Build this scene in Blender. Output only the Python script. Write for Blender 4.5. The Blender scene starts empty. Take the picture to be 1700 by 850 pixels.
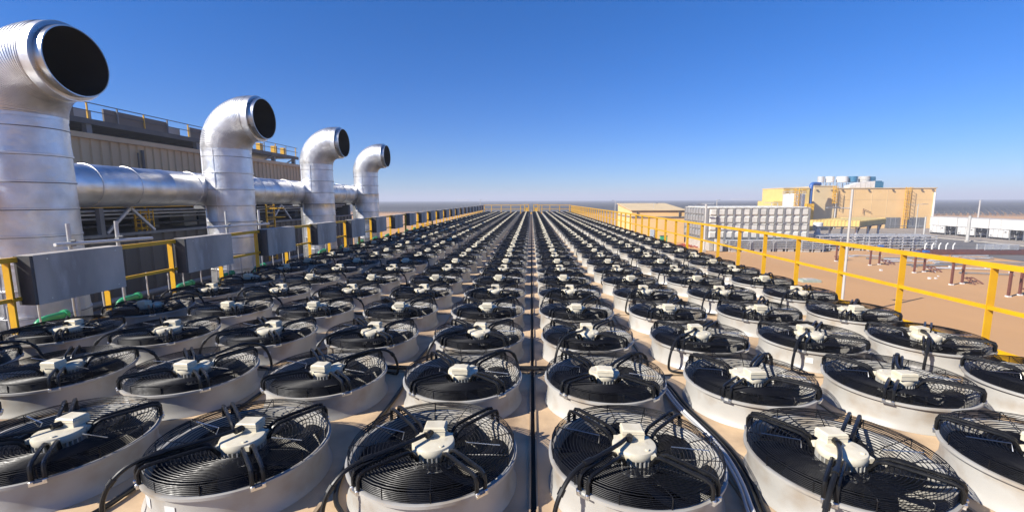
import bpy, math, random
from mathutils import Vector, Matrix
random.seed(7)
C = bpy.context.scene
col = C.collection
R = math.radians
PI = math.pi
G = -5.45                      # ground level; the fan deck is z = 0

# ------------------------------------------------------------------ camera
cam_d = bpy.data.cameras.new("camera"); cam = bpy.data.objects.new("camera", cam_d); col.objects.link(cam)
cam_d.sensor_width = 36; cam_d.sensor_fit = 'HORIZONTAL'; cam_d.lens = 726.6 / 1700 * 36
cam_d.clip_start = 0.05; cam_d.clip_end = 20000
_p, _y, _r = .1273, .0437, -.0036
_f = Vector((-math.sin(_y) * math.cos(_p), math.cos(_y) * math.cos(_p), -math.sin(_p)))
_rt = Vector((math.cos(_y), math.sin(_y), 0)); _u = _rt.cross(_f)
_R = _rt * math.cos(_r) + _u * math.sin(_r); _U = _u * math.cos(_r) - _rt * math.sin(_r)
m = Matrix((_R, _U, -_f)).transposed().to_4x4(); m.translation = Vector((-.016, 0, 1.56))
cam.matrix_world = m
C.camera = cam

# ------------------------------------------------------------------ sky and sun
SUN_EL, SUN_AZ = 35.0, 240.0   # azimuth clockwise from +Y
w = bpy.data.worlds.new("World"); C.world = w; w.use_nodes = True
nt = w.node_tree; nt.nodes.clear()
sky = nt.nodes.new('ShaderNodeTexSky'); sky.sky_type = 'NISHITA'; sky.sun_disc = False
sky.sun_elevation = R(SUN_EL); sky.sun_rotation = R(SUN_AZ)
sky.altitude = 300; sky.air_density = 1.0; sky.dust_density = 0.0; sky.ozone_density = 6.0
bg = nt.nodes.new('ShaderNodeBackground'); bg.inputs[1].default_value = 0.068
hs_ = nt.nodes.new('ShaderNodeHueSaturation'); hs_.inputs['Saturation'].default_value = 1.28
tn_ = nt.nodes.new('ShaderNodeMix'); tn_.data_type = 'RGBA'; tn_.blend_type = 'MULTIPLY'; tn_.inputs[0].default_value = 1; tn_.inputs[7].default_value = (.88, 1.0, 1.30, 1)
nt.links.new(sky.outputs[0], hs_.inputs['Color']); nt.links.new(hs_.outputs[0], tn_.inputs[6])
wo = nt.nodes.new('ShaderNodeOutputWorld')
tc_ = nt.nodes.new('ShaderNodeTexCoord'); sx_ = nt.nodes.new('ShaderNodeSeparateXYZ'); mr_ = nt.nodes.new('ShaderNodeMapRange')
mr_.inputs[1].default_value = -.02; mr_.inputs[2].default_value = .38; nt.links.new(tc_.outputs['Generated'], sx_.inputs[0]); nt.links.new(sx_.outputs[2], mr_.inputs[0])
hz_ = nt.nodes.new('ShaderNodeMix'); hz_.data_type = 'RGBA'; hz_.inputs[6].default_value = (.60, .72, .86, 1); hz_.inputs[7].default_value = (1, 1, 1, 1); nt.links.new(mr_.outputs[0], hz_.inputs[0])
m2_ = nt.nodes.new('ShaderNodeMix'); m2_.data_type = 'RGBA'; m2_.blend_type = 'MULTIPLY'; m2_.inputs[0].default_value = 1
nt.links.new(tn_.outputs[2], m2_.inputs[6]); nt.links.new(hz_.outputs[2], m2_.inputs[7]); nt.links.new(m2_.outputs[2], bg.inputs[0]); nt.links.new(bg.outputs[0], wo.inputs[0])
sd = bpy.data.lights.new("sun", 'SUN'); sun = bpy.data.objects.new("sun", sd); col.objects.link(sun)
sd.energy = 5.0; sd.angle = R(0.5); sd.color = (1, .945, .86)
_d = Vector((math.sin(R(SUN_AZ)) * math.cos(R(SUN_EL)), math.cos(R(SUN_AZ)) * math.cos(R(SUN_EL)), math.sin(R(SUN_EL))))
sun.rotation_euler = _d.to_track_quat('Z', 'Y').to_euler(); sun.location = (-30, -30, 40)
C.view_settings.view_transform = 'Standard'; C.view_settings.look = 'None'
C.view_settings.exposure = 0.75; C.view_settings.gamma = 1; C.view_settings.use_curve_mapping = False

# ------------------------------------------------------------------ materials
def mat(name, c, rough=.6, metal=0, c2=None, nscale=6, ndet=4, lo=.35, hi=.65, bump=0, bscale=30, rvar=0,
        objvar=0, stain=None, sscale=2, slo=.55, shi=.75, spec=None, coords='Object', stretch=None):
    m = bpy.data.materials.new(name); m.use_nodes = True
    n = m.node_tree.nodes; l = m.node_tree.links; b = n['Principled BSDF']
    b.inputs['Roughness'].default_value = rough; b.inputs['Metallic'].default_value = metal
    if spec is not None: b.inputs['Specular IOR Level'].default_value = spec
    tc = n.new('ShaderNodeTexCoord'); out = tc.outputs[coords]
    if stretch:
        mp = n.new('ShaderNodeMapping'); mp.inputs['Scale'].default_value = stretch
        l.new(out, mp.inputs[0]); out = mp.outputs[0]
    def noise(s, d=4):
        t = n.new('ShaderNodeTexNoise'); t.inputs['Scale'].default_value = s; t.inputs['Detail'].default_value = d
        l.new(out, t.inputs['Vector']); return t.outputs[0]
    def ramp(src, lo, hi):
        r = n.new('ShaderNodeMapRange'); r.inputs[1].default_value = lo; r.inputs[2].default_value = hi
        l.new(src, r.inputs[0]); return r.outputs[0]
    def mix(f, a, b2):
        x = n.new('ShaderNodeMix'); x.data_type = 'RGBA'
        if hasattr(f, 'node'): l.new(f, x.inputs[0])
        else: x.inputs[0].default_value = f
        if hasattr(a, 'node'): l.new(a, x.inputs[6])
        else: x.inputs[6].default_value = (*a, 1)
        if hasattr(b2, 'node'): l.new(b2, x.inputs[7])
        else: x.inputs[7].default_value = (*b2, 1)
        return x.outputs[2]
    cur = c
    if c2 is not None: cur = mix(ramp(noise(nscale, ndet), lo, hi), c, c2)
    if stain is not None: cur = mix(ramp(noise(sscale, 6), slo, shi), cur, stain)
    if objvar:
        oi = n.new('ShaderNodeObjectInfo'); mr = n.new('ShaderNodeMapRange')
        mr.inputs[3].default_value = 1 - objvar; mr.inputs[4].default_value = 1 + objvar * .3
        l.new(oi.outputs['Random'], mr.inputs[0])
        hs = n.new('ShaderNodeHueSaturation'); l.new(mr.outputs[0], hs.inputs['Value'])
        if hasattr(cur, 'node'): l.new(cur, hs.inputs['Color'])
        else: hs.inputs['Color'].default_value = (*cur, 1)
        cur = hs.outputs[0]
    if hasattr(cur, 'node'): l.new(cur, b.inputs['Base Color'])
    else: b.inputs['Base Color'].default_value = (*cur, 1)
    if rvar:
        mr = n.new('ShaderNodeMapRange'); mr.inputs[3].default_value = max(.03, rough - rvar); mr.inputs[4].default_value = rough + rvar
        mr.inputs[1].default_value = .3; mr.inputs[2].default_value = .7
        l.new(noise(nscale * 1.7, 5), mr.inputs[0]); l.new(mr.outputs[0], b.inputs['Roughness'])
    if bump:
        bp = n.new('ShaderNodeBump'); bp.inputs['Strength'].default_value = 1; bp.inputs['Distance'].default_value = bump
        l.new(noise(bscale, 5), bp.inputs['Height']); l.new(bp.outputs[0], b.inputs['Normal'])
    return m

M = {}
M['collar'] = mat('collar_paint', (.43, .415, .38), .42, c2=(.36, .345, .31), nscale=3, rvar=.08, objvar=.10, stain=(.27, .21, .145), sscale=4.5, slo=.52, shi=.82)
M['wire'] = mat('black_wire', (.004, .004, .005), .42, c2=(.007, .007, .008), nscale=20, rvar=.1, spec=.28)
M['arm'] = mat('arm_black', (.005, .005, .006), .36, c2=(.010, .010, .010), nscale=14, rvar=.12, spec=.3)
M['blade'] = mat('blade_black', (.0025, .003, .006), .5, c2=(.004, .005, .008), nscale=5, rvar=.1, spec=.12)
M['motor'] = mat('motor_cream', (.70, .64, .49), .5, c2=(.60, .53, .38), nscale=12, rvar=.1, objvar=.12, stain=(.32, .26, .17), sscale=9, slo=.58, shi=.8)
M['fin'] = mat('motor_fin_metal', (.5, .49, .45), .5, metal=.25, c2=(.36, .35, .31), nscale=18)
M['pit'] = mat('shaft_shade_black', (.004, .004, .005), .9, spec=.05)  # black stands for the unlit depth below each fan
M['rubber'] = mat('cable_rubber', (.006, .006, .007), .42, c2=(.011, .011, .010), nscale=9, rvar=.1, spec=.35)
M['bolt'] = mat('bolt_zinc', (.7, .7, .68), .3, metal=.9)
M['deck'] = mat('deck_panel', (.64, .465, .285), .62, c2=(.54, .375, .215), nscale=1.6, ndet=8, bump=.002, bscale=25, stain=(.19, .13, .09), sscale=2.3, slo=.47, shi=.78, rvar=.12)
M['seam'] = mat('seam_dark', (.03, .025, .022), .85, c2=(.08, .06, .04), nscale=2)
M['seamlip'] = mat('seam_lip', (.22, .16, .10), .7, c2=(.42, .31, .20), nscale=3)
M['sand'] = mat('sand', (.52, .285, .115), .95, c2=(.44, .235, .092), nscale=.12, ndet=8, bump=.03, bscale=1.2, stain=(.50, .29, .13), sscale=.06, slo=.45, shi=.65, stretch=(1, .35, 1))
M['asphalt'] = mat('asphalt', (.10, .095, .09), .9, c2=(.145, .13, .115), nscale=.3, ndet=7, bump=.004, bscale=20)
M['gravel'] = mat('gravel', (.30, .25, .20), .95, c2=(.22, .19, .155), nscale=.5, ndet=8, bump=.02, bscale=4)
M['conc'] = mat('concrete', (.46, .42, .36), .85, c2=(.36, .33, .28), nscale=1.5, bump=.003)
M['yellow'] = mat('yellow_paint', (.72, .40, .010), .42, c2=(.63, .33, .009), nscale=4, rvar=.08, stain=(.30, .15, .04), sscale=14, slo=.66, shi=.78)
M['galv'] = mat('galvanised', (.58, .58, .57), .5, metal=.3, c2=(.44, .44, .43), nscale=5, rvar=.12)
M['panelgrey'] = mat('grey_panel', (.56, .50, .42), .55, metal=0, c2=(.32, .29, .25), nscale=2.5, rvar=.12, stretch=(1, 1, .3), stain=(.52, .49, .45), sscale=5)
M['panelendshade'] = mat('panel_end_shade', (.045, .045, .048), .5, c2=(.07, .07, .07), nscale=4)  # near-black stands for the shade inside the boxes' open ends
M['white'] = mat('white_paint', (.66, .65, .62), .45, c2=(.57, .555, .52), nscale=1.2)
M['clad'] = mat('aluminium_cladding', (.88, .87, .855), .45, metal=1, c2=(.64, .63, .61), nscale=2.2, ndet=8, rvar=.08, bump=.008, bscale=8, stain=(.42, .40, .37), sscale=1.3, slo=.52, shi=.85)
M['seamshadow'] = mat('seam_shadow', (.28, .28, .29), .5, metal=.6, c2=(.18, .18, .19), nscale=3)  # lap seam colour with the thin shadow line put into it
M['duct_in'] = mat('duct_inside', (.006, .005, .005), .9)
M['steel'] = mat('ring_steel', (.6, .595, .58), .33, metal=1, c2=(.45, .44, .43), nscale=3, rvar=.08)
M['brownwall'] = mat('brown_sheet', (.60, .44, .25), .6, c2=(.51, .37, .21), nscale=.7, stretch=(1, 1, .2))
M['darksteel'] = mat('dark_steel', (.085, .085, .083), .6, c2=(.055, .055, .055), nscale=1.5)
M['greysteel'] = mat('grey_steel', (.21, .215, .215), .55, c2=(.15, .15, .15), nscale=1.5)
M['dark'] = mat('dark_interior', (.012, .012, .013), .9)  # near-black for the painted shade of the open storey; also colours container skids
M['darksheet'] = mat('dark_sheet', (.13, .12, .105), .6, c2=(.09, .085, .075), nscale=.9, stretch=(1, 1, .2))
M['lightpanel'] = mat('pale_panel', (.48, .46, .42), .6, c2=(.40, .385, .35), nscale=.8)
M['brownpanel'] = mat('brown_screen', (.145, .115, .095), .6, c2=(.11, .09, .075), nscale=.8)
M['green'] = mat('green_pipe', (.03, .34, .145), .4, c2=(.025, .26, .11), nscale=6)
M['cream'] = mat('cream_wall', (.78, .51, .22), .75, c2=(.72, .465, .195), nscale=.35, ndet=6)
M['creamroof'] = mat('cream_roof', (.66, .50, .27), .6, c2=(.60, .45, .235), nscale=.4)
M['paleyel'] = mat('pale_yellow_sheet', (.68, .50, .17), .6, c2=(.61, .44, .14), nscale=.6)
M['tank'] = mat('tank_panel', (.70, .68, .60), .5, metal=0, c2=(.54, .52, .46), nscale=1.1)
M['tankrib'] = mat('tank_rib', (.30, .30, .29), .5, metal=.3, c2=(.23, .23, .22), nscale=1.4)
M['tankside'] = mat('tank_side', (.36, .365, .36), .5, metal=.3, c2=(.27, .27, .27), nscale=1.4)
M['blue'] = mat('blue_paint', (.03, .11, .33), .4, c2=(.025, .10, .34), nscale=2)
M['cyan'] = mat('teal_blue_paint', (.02, .15, .27), .5, c2=(.015, .11, .21), nscale=2)
M['rust'] = mat('red_brown_primer', (.12, .035, .022), .6, c2=(.16, .06, .04), nscale=5)
M['red'] = mat('red_hose', (.45, .05, .03), .6)
M['shut'] = mat('louvre_grey', (.16, .165, .155), .5, c2=(.11, .11, .105), nscale=2)
M['pv'] = mat('solar_glass', (.055, .057, .060), .45, c2=(.08, .08, .08), nscale=.5)
M['hill'] = mat('desert_hill', (.50, .36, .26), .95, c2=(.42, .30, .22), nscale=.004)
M['door'] = mat('pale_blue_door', (.42, .50, .56), .5)
M['lens'] = mat('lamp_lens_grey', (.18, .18, .18), .3)
M['pitgreen'] = mat('grey_green_box', (.28, .34, .27), .7, c2=(.36, .40, .33), nscale=3)
M['oxide'] = mat('brown_beam', (.16, .055, .04), .7, c2=(.11, .045, .035), nscale=2)

# ------------------------------------------------------------------ mesh builder
class MB:
    def __init__(s): s.v = []; s.f = []; s.mi = []; s.cur = 0; s.sm = []
    def _add(s, vs, fs, smooth=False):
        o = len(s.v); s.v += [tuple(v) for v in vs]
        for f in fs: s.f.append(tuple(o + i for i in f)); s.mi.append(s.cur); s.sm.append(smooth)
        return s
    def box(s, x0, x1, y0, y1, z0, z1):
        return s._add([(x0, y0, z0), (x1, y0, z0), (x1, y1, z0), (x0, y1, z0), (x0, y0, z1), (x1, y0, z1), (x1, y1, z1), (x0, y1, z1)],
                      [(0, 3, 2, 1), (4, 5, 6, 7), (0, 1, 5, 4), (1, 2, 6, 5), (2, 3, 7, 6), (3, 0, 4, 7)])
    def cbox(s, x, y, z, a, b, c): return s.box(x - a / 2, x + a / 2, y - b / 2, y + b / 2, z, z + c)
    def bar(s, p, q, wd, ht=None, up=(0, 0, 1)):
        p = Vector(p); q = Vector(q); ht = ht or wd; t = (q - p).normalized(); u = Vector(up)
        if abs(t.dot(u)) > .95: u = Vector((0, 1, 0))
        a = t.cross(u).normalized(); b = a.cross(t).normalized()
        vs = [e + a * (sx * wd / 2) + b * (sz * ht / 2) for e in (p, q) for sx, sz in ((-1, -1), (1, -1), (1, 1), (-1, 1))]
        return s._add(vs, [(0, 1, 2, 3), (7, 6, 5, 4), (0, 4, 5, 1), (1, 5, 6, 2), (2, 6, 7, 3), (3, 7, 4, 0)])
    def tube(s, pts, r, n=8, closed=False, cap=True):
        P = [Vector(p) for p in pts]; N = len(P); rs = r if isinstance(r, (list, tuple)) else [r] * N
        vs = []; prev = None
        for i, p in enumerate(P):
            a = P[i - 1] if (i > 0 or closed) else p; b = P[(i + 1) % N] if (i < N - 1 or closed) else p
            t = (b - a).normalized()
            if prev is None:
                u = Vector((0, 0, 1)) if abs(t.z) < .9 else Vector((1, 0, 0)); prev = (u - t * u.dot(t)).normalized()
            else:
                prev = (prev - t * prev.dot(t)).normalized()
            bn = t.cross(prev)
            for k in range(n):
                an = 2 * PI * k / n; vs.append(p + prev * (math.cos(an) * rs[i]) + bn * (math.sin(an) * rs[i]))
        fs = []
        for i in range(N if closed else N - 1):
            j = (i + 1) % N
            for k in range(n): fs.append((i * n + k, i * n + (k + 1) % n, j * n + (k + 1) % n, j * n + k))
        if cap and not closed: fs += [tuple(range(n - 1, -1, -1)), tuple((N - 1) * n + k for k in range(n))]
        return s._add(vs, fs, n > 4)
    def ring(s, c, R_, z, r, seg=48, n=4):
        return s.tube([(c[0] + R_ * math.cos(2 * PI * i / seg), c[1] + R_ * math.sin(2 * PI * i / seg), z) for i in range(seg)], r, n, True)
    def lathe(s, prof, c=(0, 0, 0), seg=48, cap0=False, cap1=False, axis='z', smooth=True):
        vs = []
        for (r, z) in prof:
            for k in range(seg):
                a = 2 * PI * k / seg; x, y = r * math.cos(a), r * math.sin(a)
                if axis == 'z': vs.append((c[0] + x, c[1] + y, c[2] + z))
                elif axis == 'x': vs.append((c[0] + z, c[1] + x, c[2] + y))
                else: vs.append((c[0] - x, c[1] + z, c[2] + y))
        fs = []
        for i in range(len(prof) - 1):
            for k in range(seg): fs.append((i * seg + k, i * seg + (k + 1) % seg, (i + 1) * seg + (k + 1) % seg, (i + 1) * seg + k))
        if cap0: fs.append(tuple(range(seg - 1, -1, -1)))
        if cap1: fs.append(tuple((len(prof) - 1) * seg + k for k in range(seg)))
        return s._add(vs, fs, smooth)
    def quad(s, a, b, c, d): return s._add([a, b, c, d], [(0, 1, 2, 3)])
    def merge(s, o, mi=None, off=(0, 0, 0), rz=0):
        c_, s_ = math.cos(rz), math.sin(rz)
        vs = [(x * c_ - y * s_ + off[0], x * s_ + y * c_ + off[1], z + off[2]) for x, y, z in o.v]
        b = len(s.v); s.v += vs
        for f, i, sm in zip(o.f, o.mi, o.sm): s.f.append(tuple(b + k for k in f)); s.mi.append(i if mi is None else mi); s.sm.append(sm)
        return s
    def mesh(s, name, mats):
        me = bpy.data.meshes.new(name); me.from_pydata(s.v, [], s.f)
        for m_ in (mats if isinstance(mats, (list, tuple)) else [mats]): me.materials.append(m_)
        me.polygons.foreach_set('material_index', s.mi); me.polygons.foreach_set('use_smooth', s.sm)
        me.update(); return me
    def build(s, name, mats, parent=None, **k):
        o = bpy.data.objects.new(name, s.mesh(name, mats)); col.objects.link(o)
        if parent: o.parent = parent
        for a, b in k.items(): o[a] = b
        if any(s.sm):
            try: o.data.set_sharp_from_angle(angle=R(38))
            except Exception: pass
        return o
def thing(name, label, cat, loc=(0, 0, 0), rz=0, group=None):
    o = bpy.data.objects.new(name, None); col.objects.link(o); o.empty_display_size = .1
    o.location = loc; o.rotation_euler = (0, 0, rz); o['label'] = label; o['category'] = cat
    if group: o['group'] = group
    return o
def tag(o, label, cat, group=None):
    o['label'] = label; o['category'] = cat
    if group: o['group'] = group
    return o
def clone(o, parent=None):
    c = o.copy(); col.objects.link(c); c.parent = parent
    for ch in o.children: clone(ch, c)
    return c
ORD = ['zeroth', 'first', 'second', 'third', 'fourth', 'fifth', 'sixth', 'seventh', 'eighth', 'ninth', 'tenth', 'eleventh', 'twelfth']
def ordn(n):
    if n < len(ORD): return ORD[n]
    suf = 'th' if 10 <= n % 100 <= 20 else {1: 'st', 2: 'nd', 3: 'rd'}.get(n % 10, 'th')
    return '%d%s' % (n, suf)

# ------------------------------------------------------------------ ground, road, hills
def sheet(name, pts, z, m_, **k):
    b = MB(); b._add([(x, y, z) for x, y in pts], [tuple(range(len(pts)))])
    return b.build(name, m_, kind='structure', **k)
g = MB(); n = 60; S_ = 9000
xs = [math.copysign(abs(t) ** 2.2, t) * S_ for t in [i / n * 2 - 1 for i in range(n + 1)]]
for j in range(n + 1):
    for i in range(n + 1): g.v.append((xs[i], xs[j] + 100, G))
for j in range(n):
    for i in range(n):
        a = j * (n + 1) + i; g.f.append((a, a + 1, a + n + 2, a + n + 1)); g.mi.append(0); g.sm.append(False)
g.build('ground', M['sand'], kind='structure')
sheet('yard', [(50, 80.5), (100, 80.5), (108, 120), (58, 128), (46, 104)], G + .008, M['gravel'])
sheet('road', [(55, 30), (72, 30), (72, 82), (54.5, 82)], G + .016, M['asphalt'])
k = MB(); k.box(72.0, 72.3, 30, 81.9, G, G + .13); k.box(54.3, 54.55, 66, 82, G, G + .13)
k.build('kerb', M['conc'], kind='structure')
sheet('equipment_pad', [(72.4, 60), (90, 60), (90, 96), (72.4, 96)], G + .012, M['gravel'])
# low far hills
h = MB()
for (x0, x1, y, hh, ph) in ((1500, 7000, 3400, 20, 0), (-1500, 1700, 5200, 15, 2), (-6500, -1400, 4800, 18, 4)):
    N = 60; base = len(h.v)
    for i in range(N + 1):
        t = i / N; x = x0 + (x1 - x0) * t
        z = hh * math.sin(PI * t) ** .4 * (.75 + .16 * math.sin(t * 11 + ph) + .09 * math.sin(t * 29 + ph))
        h.v += [(x, y, G - 1), (x, y + 350, G + z), (x, y + 1000, G - 1)]
    for i in range(N):
        for q in range(2):
            a = base + i * 3 + q; h.f.append((a, a + 3, a + 4, a + 1)); h.mi.append(0); h.sm.append(True)
h.build('hills', M['hill'], kind='structure')

# ------------------------------------------------------------------ deck
XC = {-5: -4.95, -4: -3.85, -3: -2.75, -2: -1.65, -1: -.55, 1: .55, 2: 1.65, 3: 2.75, 4: 3.85}
Y1, D = 2.265, 1.028; NROW = 46
ycuts = [Y1 - 2.5 * D] + [Y1 + D * (2 * i - .5) for i in range(0, 24)]
deck = MB()
def holed(b, cx, cy, x0, x1, y0, y1, rad, z=0):
    an = [2 * PI * k_ / 32 for k_ in range(32)] + [math.atan2(yy - cy, xx - cx) % (2 * PI) for xx in (x0, x1) for yy in (y0, y1)]
    an = sorted(an); vs = []
    for q in an:
        c_, s_ = math.cos(q), math.sin(q)
        tx = ((x1 - cx) / c_ if c_ > 1e-9 else (x0 - cx) / c_ if c_ < -1e-9 else 1e9)
        ty = ((y1 - cy) / s_ if s_ > 1e-9 else (y0 - cy) / s_ if s_ < -1e-9 else 1e9)
        t_ = min(tx, ty); vs += [(cx + rad * c_, cy + rad * s_, z), (cx + t_ * c_, cy + t_ * s_, z)]
    N = len(an); b._add(vs, [(2 * i, 2 * i + 1, 2 * ((i + 1) % N) + 1, 2 * ((i + 1) % N)) for i in range(N)])
def in_view(x, y):
    for k_ in range(12):
        px, py = proj(x + .5 * math.cos(k_ * PI / 6), y + .5 * math.sin(k_ * PI / 6), .2)
        if -30 < px < 1730 and py < 900: return True
    return False
def proj(x, y, z):
    q = Vector((x + .016, y, z - 1.56)); zz = q.dot(_f)
    return (850 + 726.6 * q.dot(_R) / zz, 425 - 726.6 * q.dot(_U) / zz) if zz > .2 else (9999, 9999)
for c, x in XC.items():
    for row in range(-1, NROW + 1):
        y = Y1 + D * (row - 1); odd = row % 2
        a = y - D / 2 + (.014 if odd else 0); b = y + D / 2 - (0 if odd else .014)
        if row >= 1 and (row > 33 or in_view(x, y)): holed(deck, x, y, x - .537, x + .537, a, b, .448)
        else: deck._add([(x - .537, a, 0), (x + .537, a, 0), (x + .537, b, 0), (x - .537, b, 0)], [(0, 1, 2, 3)])
dk = deck.build('deck', M['deck'], kind='structure')
b = MB()
for x in (-5.51, -4.4, -3.3, -2.2, -1.1, 0, 1.1, 2.2, 3.3, 4.41): b.box(x - .045, x + .045, ycuts[0], ycuts[-1] + .1, -.06, -.034)
for y in ycuts: b.box(-5.62, 4.56, y - .045, y + .045, -.09, -.062)
b.box(-5.62, -5.49, ycuts[0], ycuts[-1] + .4, -.03, -.004); b.box(4.39, 4.56, ycuts[0], ycuts[-1] + .4, -.03, -.004)
b.build('deck_seam', M['seam'], dk)
b = MB()
for x in (-4.4, -3.3, -2.2, -1.1, 1.1, 2.2, 3.3):
    b.box(x - .009, x + .009, ycuts[0], ycuts[-1], -.03, .012)
b.box(-.024, -.016, ycuts[0], ycuts[-1], -.03, .014); b.box(.016, .024, ycuts[0], ycuts[-1], -.03, .014)
for y in ycuts[1:-1]:
    for x0, x1 in ((-5.5, -.04), (.04, 4.4)): b.box(x0, x1, y - .005, y + .005, -.03, .008)
b.build('seam_strip', M['seamlip'], dk)
b = MB(); b.box(-5.60, 4.54, ycuts[0] + .02, ycuts[-1] + .4, -1.5, -.34)
for x0_, x1_, y0_, y1_ in ((-5.60, -5.56, ycuts[0], ycuts[-1] + .4), (4.50, 4.54, ycuts[0], ycuts[-1] + .4), (-5.56, 4.50, ycuts[0], ycuts[0] + .04), (-5.56, 4.50, ycuts[-1] + .36, ycuts[-1] + .4)): b.box(x0_, x1_, y0_, y1_, -.34, -.035)
for y in range(0, 50, 7):
    for x in (-5.3, -.5, 4.3): b.box(x - .13, x + .13, y - .13, y + .13, G, -1.5)
b.build('support_frame', M['greysteel'], dk)

# ------------------------------------------------------------------ fans
def fan_parts(lod):
    """lod 0 near, 1 middle, 2 far. local: odd-row orientation, viewer side is -Y"""
    seg = (64, 28, 16)[lod]; P = {}
    b = MB()
    prof = [(.462, .0), (.459, .008), (.449, .022), (.441, .05), (.438, .09), (.438, .160), (.446, .168), (.463, .172), (.463, .187), (.452, .190), (.436, .184), (.428, .165), (.424, .10), (.424, -.24)]
    if lod: prof = [(.462, .0), (.442, .04), (.438, .10), (.438, .165), (.463, .172), (.463, .188), (.436, .186), (.424, .15), (.424, -.24)]
    b.lathe(prof, seg=seg); P['collar'] = b
    b = MB(); b._add([(.425 * math.cos(2 * PI * i / 24), .425 * math.sin(2 * PI * i / 24), -.235) for i in range(24)], [tuple(range(24))]); P['shaft_shade'] = b  # black disc paints the darkness of the plenum underneath
    # guard
    b = MB(); ws = (40, 20, 14)[lod]; wr = (.0023, .0036, .0055)[lod]; wn = (4, 3, 3)[lod]
    for z in ((.196, .205, .214, .223, .232, .241) if lod == 0 else (.203, .220, .236)): b.ring((0, 0), .447, z, wr, ws, wn)
    nr = (18, 15, 10)[lod]
    def gz(r): return .176 + .074 * min(1, max(0, (r - .12) / .30)) ** .8
    for i in range(nr):
        r = .440 - i * (.440 - .125) / (nr - 1); b.ring((0, 0), r, gz(r), wr, ws if r > .25 else int(ws * .75), wn)
    for i in range((12, 12, 6)[lod]):
        a = 2 * PI * (i + .35) / (12, 12, 6)[lod]; c_, s_ = math.cos(a), math.sin(a)
        rr = [(.447, .186), (.449, .241), (.438, .249), (.33, gz(.33) - .003), (.22, gz(.22) - .003), (.12, gz(.12))]
        if lod == 2: rr = [(.447, .186), (.438, .249), (.118, .178)]
        b.tube([(r * c_, r * s_, z) for r, z in rr], wr * 1.25, wn, cap=False)
    P['guard'] = b
    b = MB()
    for a, rs in ((0, (.19, .38)),):
        c_, s_ = math.cos(a), math.sin(a)
        b.tube([(rs[0] * c_ - .02 * s_, rs[0] * s_ + .02 * c_, .215), (rs[0] * c_, rs[0] * s_, .250), (rs[1] * c_, rs[1] * s_, .254)], .003, 4)
    P['tie_rod'] = b
    # impeller: seven wide swept blades
    b = MB(); nb = 7
    for k_ in range(nb):
        a0 = 2 * PI * k_ / nb; nu, nv = (7, 4) if lod == 0 else (3, 1)
        base = len(b.v)
        for i in range(nu + 1):
            t = i / nu; r = .10 + .316 * t; sweep = .42 * t ** 1.6; wdt = (.60 - .08 * t) * (1 if t < .95 else .93)
            for j in range(nv + 1):
                u = j / nv; a = a0 + sweep + wdt * (u - .5); z = .122 + (.5 - u) * (.075 - .03 * t) + .012 * math.sin(PI * u)
                b.v.append((r * math.cos(a), r * math.sin(a), z))
        for i in range(nu):
            for j in range(nv):
                q = base + i * (nv + 1) + j; b.f.append((q, q + 1, q + nv + 2, q + nv + 1)); b.mi.append(0); b.sm.append(True)
    b.lathe([(.110, -.04), (.112, .13), (.10, .14)], seg=20, cap1=True)
    P['impeller'] = b
    # motor
    b = MB(); ms = (40, 18, 10)[lod]
    b.lathe([(.086, .05), (.088, .198), (.113, .200), (.117, .206), (.117, .232), (.112, .242), (.100, .2445), (.05, .2465), (.012, .247)], seg=ms, cap1=True)
    if lod == 0:
        for i in range(4):
            a = i * PI / 2 + .78; b.cbox(.118 * math.cos(a), .118 * math.sin(a), .206, .026, .026, .026)
        b.lathe([(.012, 0), (.010, .006)], c=(.055, -.07, .2455), seg=10, cap1=True)
    P['motor'] = b
    b = MB()
    nf = (30, 14, 0)[lod]
    for i in range(nf):
        a = 2 * PI * i / nf; c_, s_ = math.cos(a), math.sin(a)
        b.bar((.087 * c_, .087 * s_, .166), (.116 * c_, .116 * s_, .166), .0065 if lod == 0 else .009, .070)
    b.lathe([(.125, .122), (.125, .127), (.088, .128)], seg=ms)
    P['heat_sink'] = b
    b = MB(); e = .007; x0, x1, y0, y1, z0, z1 = -.058, .060, .030, .122, .2445, .296
    vs = [(x0, y0, z0), (x1, y0, z0), (x1, y1, z0), (x0, y1, z0), (x0, y0, z1 - e), (x1, y0, z1 - e), (x1, y1, z1 - e), (x0, y1, z1 - e),
          (x0 + e, y0 + e, z1), (x1 - e, y0 + e, z1), (x1 - e, y1 - e, z1), (x0 + e, y1 - e, z1)]
    b._add(vs, [(0, 3, 2, 1), (0, 1, 5, 4), (1, 2, 6, 5), (2, 3, 7, 6), (3, 0, 4, 7), (4, 5, 9, 8), (5, 6, 10, 9), (6, 7, 11, 10), (7, 4, 8, 11), (8, 9, 10, 11)])
    if lod == 0:
        b.box(x0 - .003, x1 + .003, y0 - .003, y1 + .003, .2745, .2775)
        b.lathe([(.013, 0), (.013, -.022)], c=(-.02, .035, .268), seg=12, cap1=True, axis='y')
    P['terminal_box'] = b
    return P

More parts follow.
